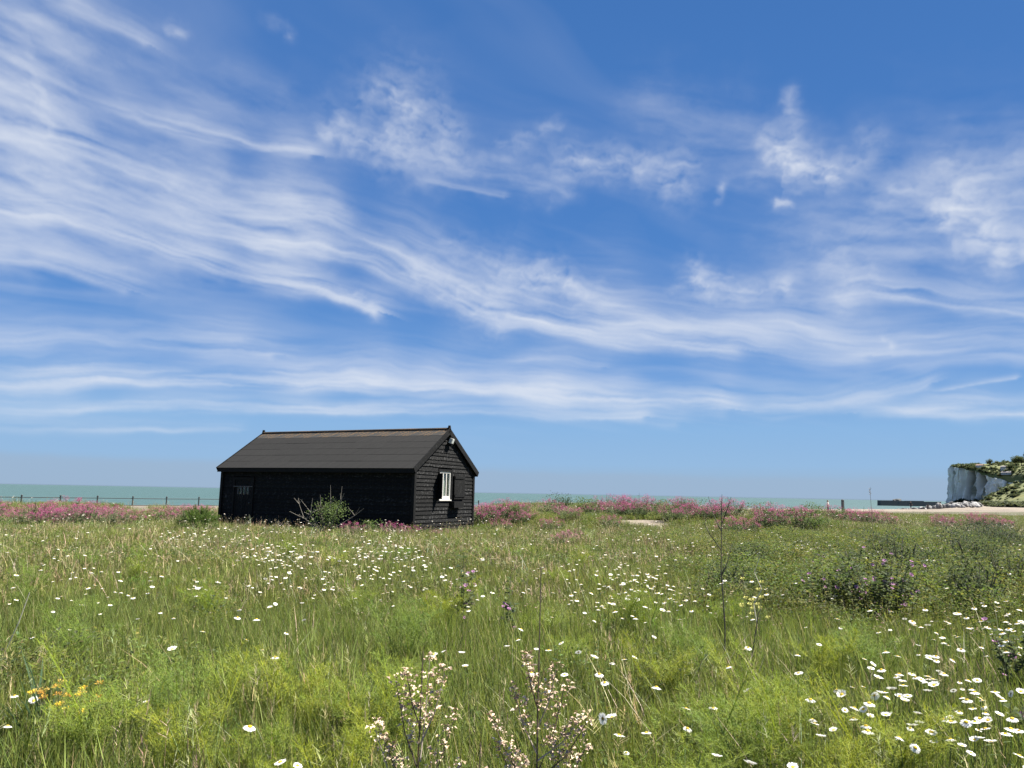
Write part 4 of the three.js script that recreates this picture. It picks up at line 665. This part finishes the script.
{
  const many = (n, x0, x1, d0, d1, s0, s1, label, group) => { s0 *= 1.1; s1 *= 1.45; let k = 0; for (let i = 0; i < n * 5 && k < n; i++) { const x = rr(x0, x1), d = rr(d0, d1); if (inHut(x, -d, .7) || fbm(x * .35 + 5, d * .35, 2) < rr(-.5, .1) - i / n * .1) continue; valerian(x, -d, rr(s0, s1), label, group); k++; } };
  many(22, -25, -16, 21.5, 35, .65, 1, 'pink valerian clump at the left edge below the railing', 'valerian at the left edge');
  many(14, -19.6, -14.6, 26, 33, .75, 1.1, 'magenta valerian clump in the thick band left of the hut', 'valerian band left of the hut');
  many(6, -15.6, -13.2, 31, 35, .6, .9, 'small valerian clump by the bare shingle left of the hut', 'valerian by the bare shingle');
  many(20, -1.6, 4.6, 30, 40, .7, 1.05, 'pink valerian clump on the bank right of the hut gable', 'valerian right of the hut');
  many(24, 4.6, 15, 31, 43, .8, 1.2, 'pink valerian clump on the far bank behind the shingle gap', 'valerian behind the shingle gap');
  many(14, 15.5, 27, 38, 50, .8, 1.1, 'pink valerian clump in the far line by the beach post', 'valerian by the beach post');
  many(7, -5.6, -1.8, 24.5, 27, .35, .6, 'low valerian clump at the foot of the hut gable', 'valerian at the gable foot');
  many(4, 25, 32, 38, 45, .7, 1, 'pink valerian clump on the bank below the white cliff', 'valerian below the cliff');
  valerian(5.9, -35.2, 1.35, 'bright magenta valerian clump behind the bare shingle patch'); valerian(5.1, -35.6, 1.2, 'magenta valerian clump touching the bright one by the shingle patch');
  valerian(8.6, -29.2, 1.2, 'broad pink valerian clump beside the dark dead stem'); valerian(9.4, -29.8, 1.15, 'pink valerian clump right of the dark dead stem'); valerian(1.55, -21.3, .8, 'lone pink valerian in the green meadow below the shingle patch'); valerian(2, -24, .7, 'small pink valerian between lone clump and bank');
}
// ---------------------------------------------------------------- shrubs
function shrub(name, label, cat, x, z, rx, ry, n, leaf, cols, twigs, group) {
  const o = thing(name, label, cat, x, ground(x, z), z, rr(0, 6.28), group), st = new Faces();
  for (let k = 0; k < twigs; k++) { const a = rr(0, 6.28), q = rx * rr(.3, .85), h = ry * rr(.8, 1.12); st.tube([[0, -.05, 0], [Math.cos(a) * q * .5, h * .45, Math.sin(a) * q * .5], [Math.cos(a) * q, h, Math.sin(a) * q]], .018, .006, 4, [.1, .085, .06]); }
  part('stem', st.build(), M.stem, o); const c = part('foliage', crownFaces(n, rx, ry * .62, rx, leaf, cols, 11), M.leaf, o); c.position.y = ry * .72; return o;
}
const dk = [[.05, .075, .025], [.06, .09, .03], [.04, .06, .024]], md = [[.085, .13, .03], [.07, .11, .03], [.1, .14, .035]];
{
  // feathery green bush by the far corner of the hut
  const o = thing('feathery_bush', 'rounded feathery green bush at the far corner of the hut', 'bush', -10.95, ground(-10.95, -26.5), -26.5), f = new Faces(), st = new Faces();
  for (let k = 0; k < 9; k++) { const a = rr(0, 6.28), q = rr(.1, .45); st.tube([[0, 0, 0], [Math.cos(a) * q, .35, Math.sin(a) * q]], .012, .006, 4, [.1, .1, .05]); }
  for (let k = 0; k < 340; k++) { const a = rr(0, 6.28), b = Math.acos(rr(-.1, 1)), q = .5 * Math.pow(R(), .3), dir = [Math.cos(a) * Math.sin(b), Math.cos(b) + .15, Math.sin(a) * Math.sin(b)]; plume(f, [dir[0] * q, .08 + dir[1] * q * .85, dir[2] * q], dir, rr(.1, .2), [[.1, .16, .03], [.13, .19, .035], [.075, .12, .03]], 8, .011); }
  part('stem', st.build(), M.stem, o); part('foliage', f.build(), M.leaf, o); o.scale.set(1.25, 1.35, 1.25);
}
{
  // shrub with bare dead branches in front of the shaded wall
  const o = shrub('twiggy_shrub', 'green shrub with grey bare branches against the shaded hut wall', 'shrub', -6.1, -25.4, .72, 1.1, 950, .065, md, 6), g = [.2, .18, .15];
  const dead = (p, r0) => { const f = new Faces(); f.tube(p, r0, r0 * .35, 5, g); const t = p[p.length - 2]; for (let k = 0; k < 3; k++) f.tube([t, [t[0] + rr(-.22, .22), t[1] + rr(.08, .3), t[2] + rr(-.1, .1)]], r0 * .5, .005, 4, g); part('dead_branch', f.build(), M.dry, o); };
  o.rotation.y = 0;
  for (const p of [[[-.2, .2, .1], [-.55, .8, .15], [-.95, 1.25, .1]], [[-.3, .2, .2], [-.8, .7, .2], [-.95, 1.1, .25], [-1.15, 1.3, .2]], [[-.35, .3, 0], [-.6, .75, .1], [-.55, 1.3, .1]], [[-.1, .2, 0], [-.75, .6, .1], [-1.3, .85, .1]], [[0, .4, 0], [.05, 1.1, .05], [.02, 1.75, .05]], [[.1, .4, 0], [.4, 1.2, .1], [.42, 1.72, .1]], [[-.1, .3, .1], [-.25, .9, .1], [-.3, 1.42, .1]], [[.2, .3, .1], [.9, .75, .1], [1.2, 1, .1]]]) dead(p, .014);
  shrub('low_shrub', 'low grey green shrub between the bare branches and the hut corner', 'shrub', -4.55, -25.3, .5, .55, 300, .07, md, 5);
}
shrub('round_bush', 'round dark green bush near the far beach post', 'bush', 15.2, -38, .95, .8, 900, .08, md, 5); shrub('round_bush', 'smaller green bush touching the round one by the beach post', 'bush', 14.2, -37.6, .55, .6, 500, .08, md, 4);
shrub('bank_bush', 'olive bush on the bank behind the dark dead stem', 'bush', 9.7, -41, 1.2, .85, 800, .085, [[.1, .13, .04], [.08, .11, .035]], 5); for (const [x, z, r, h, l] of [[.2, -33, .6, .65, 'low green bush among the pink clumps by the hut gable'], [3.9, -37, .9, .8, 'rounded green bush behind the pink clumps right of the hut'], [7.4, -36, 1, .75, 'rounded green bush right of the bright magenta clump'], [11.6, -35, .9, .7, 'green bush on the bank right of the broad pink clump'], [12.6, -31, .7, .6, 'low green bush in front of the bank on the right'], [18.5, -42, 1, .7, 'green bush on the far bank right of the round one'], [-18, -26, .6, .55, 'low green bush in the pink band at the left']]) shrub('meadow_bush', l, 'bush', x, z, r, h, 700, .075, md, 5, 'green bushes on the bank');
shrub('bank_bush', 'dark bush on the bank right of the hut', 'bush', 2.7, -40, .8, .9, 600, .085, dk, 5);
for (const [x, z, r, h, w] of [[11.4, -19, .9, .7, 'dark bramble bush nearest the right corner of the bank'], [12.8, -20.4, 1, .8, 'tallest dark bramble bush at the right below the cliff'], [10.2, -20.8, .8, .6, 'dark bramble bush left of the bramble clump'], [9, -18.5, .7, .55, 'small dark bramble bush before the bramble clump'], [13.9, -21.5, .9, .7, 'dark bramble bush at the right edge below the beach'], [15, -23, 1, .8, 'rearmost bramble bush at the right edge'], [7.6, -15.5, .55, .5, 'low bramble bush behind the purple mallow']]) shrub('bramble_bush', w, 'bramble', x, z, r, h, 1300, .06, [[.04, .058, .026], [.052, .07, .03], [.035, .05, .028], [.085, .09, .045]], 10, 'brambles on the right');
for (const [x, z, r, h, w] of [[5.3, -11.6, .5, .6, 'dark leafy weed bush just behind the purple mallow'], [6.4, -12.4, .6, .75, 'tall dark weed bush right behind the purple mallow'], [7.6, -13.1, .6, .65, 'dark weed bush midway between mallow and right edge'], [9, -14.6, .65, .75, 'dark weed bush at the right edge behind the daisies'], [5.9, -9.6, .45, .6, 'dark weed bush between mallow and right edge'], [7.2, -10.9, .55, .7, 'broad dark weed bush near the right edge'], [6.1, -8.3, .4, .5, 'small weed bush at the right edge before the broad one'], [8.5, -12, .5, .6, 'weed bush at the very right edge of the meadow'], [3.1, -10.6, .4, .5, 'small dark weed bush left of the purple mallow'], [4.5, -14.2, .5, .5, 'weed bush in the meadow beyond the purple mallow']]) shrub('weed_bush', w, 'weed', x, z, r, h * 1.15, 1500, .045, [[.045, .07, .024], [.06, .085, .028], [.04, .058, .024], [.1, .12, .04], [.08, .1, .035]], 12, 'leafy weeds round the mallow');
// ---------------------------------------------------------------- mallow
function mallow(label, x, z, s, nStems, nFlowers, spread, group) {
  const o = thing('mallow_plant', label, 'mallow', x, ground(x, z), z, 0, group), st = new Faces(), f = new Faces(), tops = [];
  for (let k = 0; k < nStems; k++) { const a = rr(0, 6.28), q = spread * Math.sqrt(R()), h = s * rr(.6, 1), x1 = Math.cos(a) * q, z1 = Math.sin(a) * q; st.tube([[x1 * .2, -.03, z1 * .2], [x1 * .6, h * .5, z1 * .6], [x1, h, z1]], .004, .002, 5, [.09, .085, .05]); for (let j = 0; j < 24; j++) { const t = rr(.15, 1), b = rr(0, 6.28), m = .2 + .8 * t, L = rr(.035, .07); f.leaf(x1 * m, h * t, z1 * m, Math.cos(b), rr(0, .7), Math.sin(b), L, L * .95, vary(pick([[.065, .095, .03], [.055, .08, .028], [.1, .13, .04]]))); if (t > .45) tops.push([x1 * m + Math.cos(b) * .05, h * t + .02, z1 * m + Math.sin(b) * .05]); } }
  part('stem', st.build(), M.stem, o); part('foliage', f.build(), M.leaf, o);
  for (let k = 0; k < nFlowers; k++) { const p = pick(tops), fl = part('flower', mallowFlowers[k % 2], M.petal, o); fl.position.set(...p); fl.rotation.set(rr(.2, 1.1), rr(-.8, .8), rr(-.5, .5)); fl.scale.setScalar(rr(.65, 1)); }
}
const mallowFlowers = [0, 1].map(() => { const f = new Faces(), pk = [.4, .2, .36], dkc = [.12, .02, .1]; for (let k = 0; k < 5; k++) { const a = k * 1.2566, sx = -Math.sin(a), sz = Math.cos(a), P = (r, s, y, c) => f.v(Math.cos(a) * r + sx * s, y, Math.sin(a) * r + sz * s, c), a0 = P(0, 0, 0, dkc), b0 = P(.009, -.006, .004, dkc), b1 = P(.009, .006, .004, dkc), c0 = P(.009, -.006, .0041, pk), c1 = P(.009, .006, .0041, pk), e0 = P(.026, -.013, .012, pk), e1 = P(.026, .013, .012, pk); f.tri(a0, b0, b1); f.quad(c0, c1, e1, e0); } f.tube([[0, 0, 0], [0, .012, 0]], .003, .002, 5, [.45, .3, .42]); return f.build(); });
mallow('large purple mallow bush in the middle of the right meadow', 4.4, -9, 1, 60, 46, .55);
mallow('purple mallow bush just left of the large one', 3.95, -9.5, .8, 26, 16, .36);
mallow('purple mallow half cut by the right frame edge', 3.78, -5.6, .74, 16, 10, .22);
mallow('low mallow with one large purple flower at the right edge', 2.98, -4.4, .56, 8, 4, .12);
mallow('tall mallow with dark upright stems near the centre', -.44, -7.7, .98, 6, 10, .16);
mallow('thin mallow stem right of the tall upright one', -.02, -7.4, .8, 3, 7, .12);
mallow('small mallow behind the bright daisy patch', 5.6, -13.5, .7, 10, 9, .25);
// ---------------------------------------------------------------- dried and dead plants
function driedPlant(label, x, z, h, branches, n) {
  const o = thing('dried_dock', label, 'dried plant', x, ground(x, z), z, 0), st = new Faces(), sd = new Faces(), dark = [.1, .075, .055], cols = [[.52, .4, .28], [.42, .31, .22], [.58, .48, .35], [.33, .24, .18]];
  const cluster = (p, r, k) => { for (let i = 0; i < k; i++) { const a = rr(0, 6.28), q = r * Math.sqrt(R()), b = rr(0, 6.28), L = rr(.01, .026); sd.leaf(p[0] + Math.cos(a) * q, p[1] + rr(-r, r) * .8, p[2] + Math.sin(a) * q, Math.cos(b), rr(-.3, .9), Math.sin(b), L, L * rr(.5, .9), vary(pick(cols), .2), .35); } };
  st.tube([[0, -.03, 0], [rr(-.01, .01), h * .5, 0], [rr(-.02, .02), h, 0]], .006, .002, 6, dark);
  for (const [t, dx, dy, dz] of branches) { const b = [0, h * t, 0], m = [dx * .6, h * t + dy * .45, dz * .6], e = [dx, h * t + dy, dz]; st.tube([b, m, e], .004, .0015, 5, R() < .5 ? dark : [.36, .3, .24]); for (let k = 0; k < 5; k++) { const u = .35 + k * .16; cluster([b[0] + (e[0] - b[0]) * u, b[1] + (e[1] - b[1]) * u + .01, b[2] + (e[2] - b[2]) * u], rr(.018, .034), n); } }
  part('stem', st.build(), M.stem, o); part('seed_heads', sd.build(), M.dry, o).userData.kind = 'stuff';
}
driedPlant('pale dried seed plant with curved branches at the bottom left of centre', -.34, -3.15, .94, [[.3, -.18, .36, .02], [.4, .13, .3, -.03], [.5, -.1, .36, .05], [.62, .09, .28, .03], [.3, .16, .24, .06], [.55, .02, .38, -.06], [.4, -.18, .26, -.05], [.68, -.06, .22, .04]], 17);
driedPlant('tall dark stemmed dried plant with pale seed heads at bottom centre', .13, -3.2, 1.28, [[.2, .14, .3, .02], [.28, -.16, .22, .04], [.36, .11, .32, -.05], [.42, -.1, .26, .03], [.5, .07, .24, .06], [.24, .19, .28, .07], [.3, -.19, .28, -.05], [.2, -.07, .28, .08], [.4, .17, .16, 0], [.56, -.05, .2, .02], [.34, .2, .24, .03]], 18);
driedPlant('short dried plant with pinkish seed heads between the two taller ones', -.1, -3.05, .62, [[.3, -.08, .26, .03], [.4, .08, .24, -.03], [.5, .02, .22, .06], [.3, -.12, .16, -.05]], 13);
{
  const dark = [.05, .043, .038];
  const o = thing('dead_stem', 'tall dark dead stem forked at the top before the sea', 'dead stem', 1.82, ground(1.82, -6.5), -6.5), m = new Faces(); m.tube([[0, -.05, 0], [.02, .5, 0], [-.005, 1, .01], [.015, 1.5, 0]], .0075, .003, 6, dark); part('stem', m.build(), M.stem, o);
  for (const p of [[[.0, 1.15, 0], [-.1, 1.28, .02], [-.14, 1.36, .02], [-.11, 1.52, .02]], [[.01, 1.3, 0], [-.06, 1.45, 0], [-.1, 1.6, 0]], [[.01, 1.36, 0], [.06, 1.5, .02], [.09, 1.6, .03]], [[.01, 1.45, 0], [.02, 1.62, 0]], [[.01, .95, 0], [.05, 1.05, .02], [.09, 1.2, .02]]]) { const f = new Faces(); f.tube(p, .004, .0016, 4, dark); part('twig', f.build(), M.stem, o); }
  const o2 = thing('dead_stem', 'shorter dark stem leaning right beside the tall forked one', 'dead stem', 2, ground(2, -6.4), -6.4), m2 = new Faces(); m2.tube([[0, -.05, 0], [.03, .3, 0], [.09, .66, .02]], .008, .004, 6, [.09, .075, .06]); part('stem', m2.build(), M.stem, o2);
  const pl = new Faces(); pl.tube([[.08, .55, 0], [.05, .72, .02], [.12, .84, .02], [.06, .98, .03], [.11, 1.1, .02]], .004, .002, 4, [.5, .46, .38]); part('twig', pl.build(), M.dry, o2);
  const o3 = thing('dead_stem', 'slim seed stalk rising against the sea near the beach post', 'dead stem', 8.76, ground(8.76, -18.2), -18.2), m3 = new Faces(); m3.tube([[0, 0, 0], [.02, .8, 0], [0, 1.85, 0]], .008, .004, 5, [.16, .13, .1]); for (let k = 0; k < 14; k++) m3.leaf(0, 1.7 + k * .012, 0, rr(-1, 1), .6, rr(-1, 1), .05, .02, [.2, .16, .13]); part('stem', m3.build(), M.stem, o3);
  const o4 = thing('dead_stem', 'pale bent straw at the left edge of the meadow', 'dead stem', -3.85, ground(-3.85, -5.9), -5.9), m4 = new Faces(); m4.tube([[-.1, 0, 0], [.02, .3, 0], [.1, .52, 0], [.16, .75, 0]], .006, .003, 5, [.5, .46, .36]); part('stem', m4.build(), M.dry, o4);
}
// ---------------------------------------------------------------- lower left: strap leaves and yellow flowers
{
  const o = thing('strap_leaf_plant', 'arching blue green strap leaved plant at the lower left', 'plant', -2.58, ground(-2.58, -4.35), -4.35);
  for (let k = 0; k < 26; k++) { const f = new Faces(), a = rr(0, 6.28); f.blade(rr(-.05, .05), 0, rr(-.05, .05), a, rr(.45, .7), rr(.1, .42), rr(.014, .024), vary([.06, .1, .045], .2), 5, a + 1.57); part('leaf', f.build(), M.leaf, o); }
  const y = thing('yellow_flower_clump', 'clump of small yellow and orange flowers under the strap leaves', 'flowers', -2.36, ground(-2.36, -4.15), -4.15), st = new Faces();
  const heads = [[.7, .5, .05], [.62, .34, .06], [.62, .45, .12]].map((c) => { const f = new Faces(); for (let k = 0; k < 26; k++) { const a = rr(0, 6.28), q = .016 * Math.sqrt(R()); f.leaf(Math.cos(a) * q, rr(-.008, .01), Math.sin(a) * q, Math.cos(a), rr(.2, 1), Math.sin(a), .013, .009, vary(c, .2)); } return f.build(); });
  for (let k = 0; k < 20; k++) { const x = rr(-.2, .24), z = rr(-.12, .12), h = rr(.4, .52); st.tube([[x * .5, 0, z * .5], [x, h, z]], .002, .0015, 4, [.1, .11, .05]); const m = part('flower', heads[k % 3], M.petal, y); m.position.set(x, h, z); }
  part('stem', st.build(), M.stem, y);
  const y2 = thing('pale_yellow_weed', 'pale yellow flowering weed right of the dark dead stem', 'flowers', 2.35, ground(2.35, -7.4), -7.4), s2 = new Faces();
  for (let k = 0; k < 16; k++) { const x = rr(-.12, .16), z = rr(-.1, .1), h = rr(.45, .85); s2.tube([[x * .4, 0, z * .4], [x, h, z]], .003, .0015, 4, [.13, .15, .06]); const m = part('flower', heads[0], new THREE.MeshStandardMaterial({ color: rgb(.75, 1, 3), vertexColors: true, roughness: .9, side: THREE.DoubleSide }), y2); m.position.set(x, h, z); m.scale.setScalar(1.1); }
  part('stem', s2.build(), M.stem, y2);
}
// where a few alike plants stand together, each label also says which one it is, counted from the left
{
  const sets = new Map(), word = ['leftmost', 'second from left', 'third from left', 'fourth from left', 'fifth from left', 'sixth from left', 'seventh from left', 'eighth from left', 'ninth from left', 'tenth from left', 'eleventh from left', 'twelfth from left', 'thirteenth from left', 'fourteenth from left', 'fifteenth from left', 'sixteenth from left'];
  for (const o of scene.children) if (o.userData.group && !o.userData.kind) { const k = o.userData.group + '|' + o.userData.label; sets.has(k) || sets.set(k, []); sets.get(k).push(o); }
  for (const l of sets.values()) if (l.length > 1 && l.length <= 16) l.sort((a, b) => a.position.x / -a.position.z - b.position.x / -b.position.z).forEach((o, i) => { o.userData.label += ', ' + (i === l.length - 1 ? 'rightmost' : word[i]); });
}
renderer.render(scene, camera);
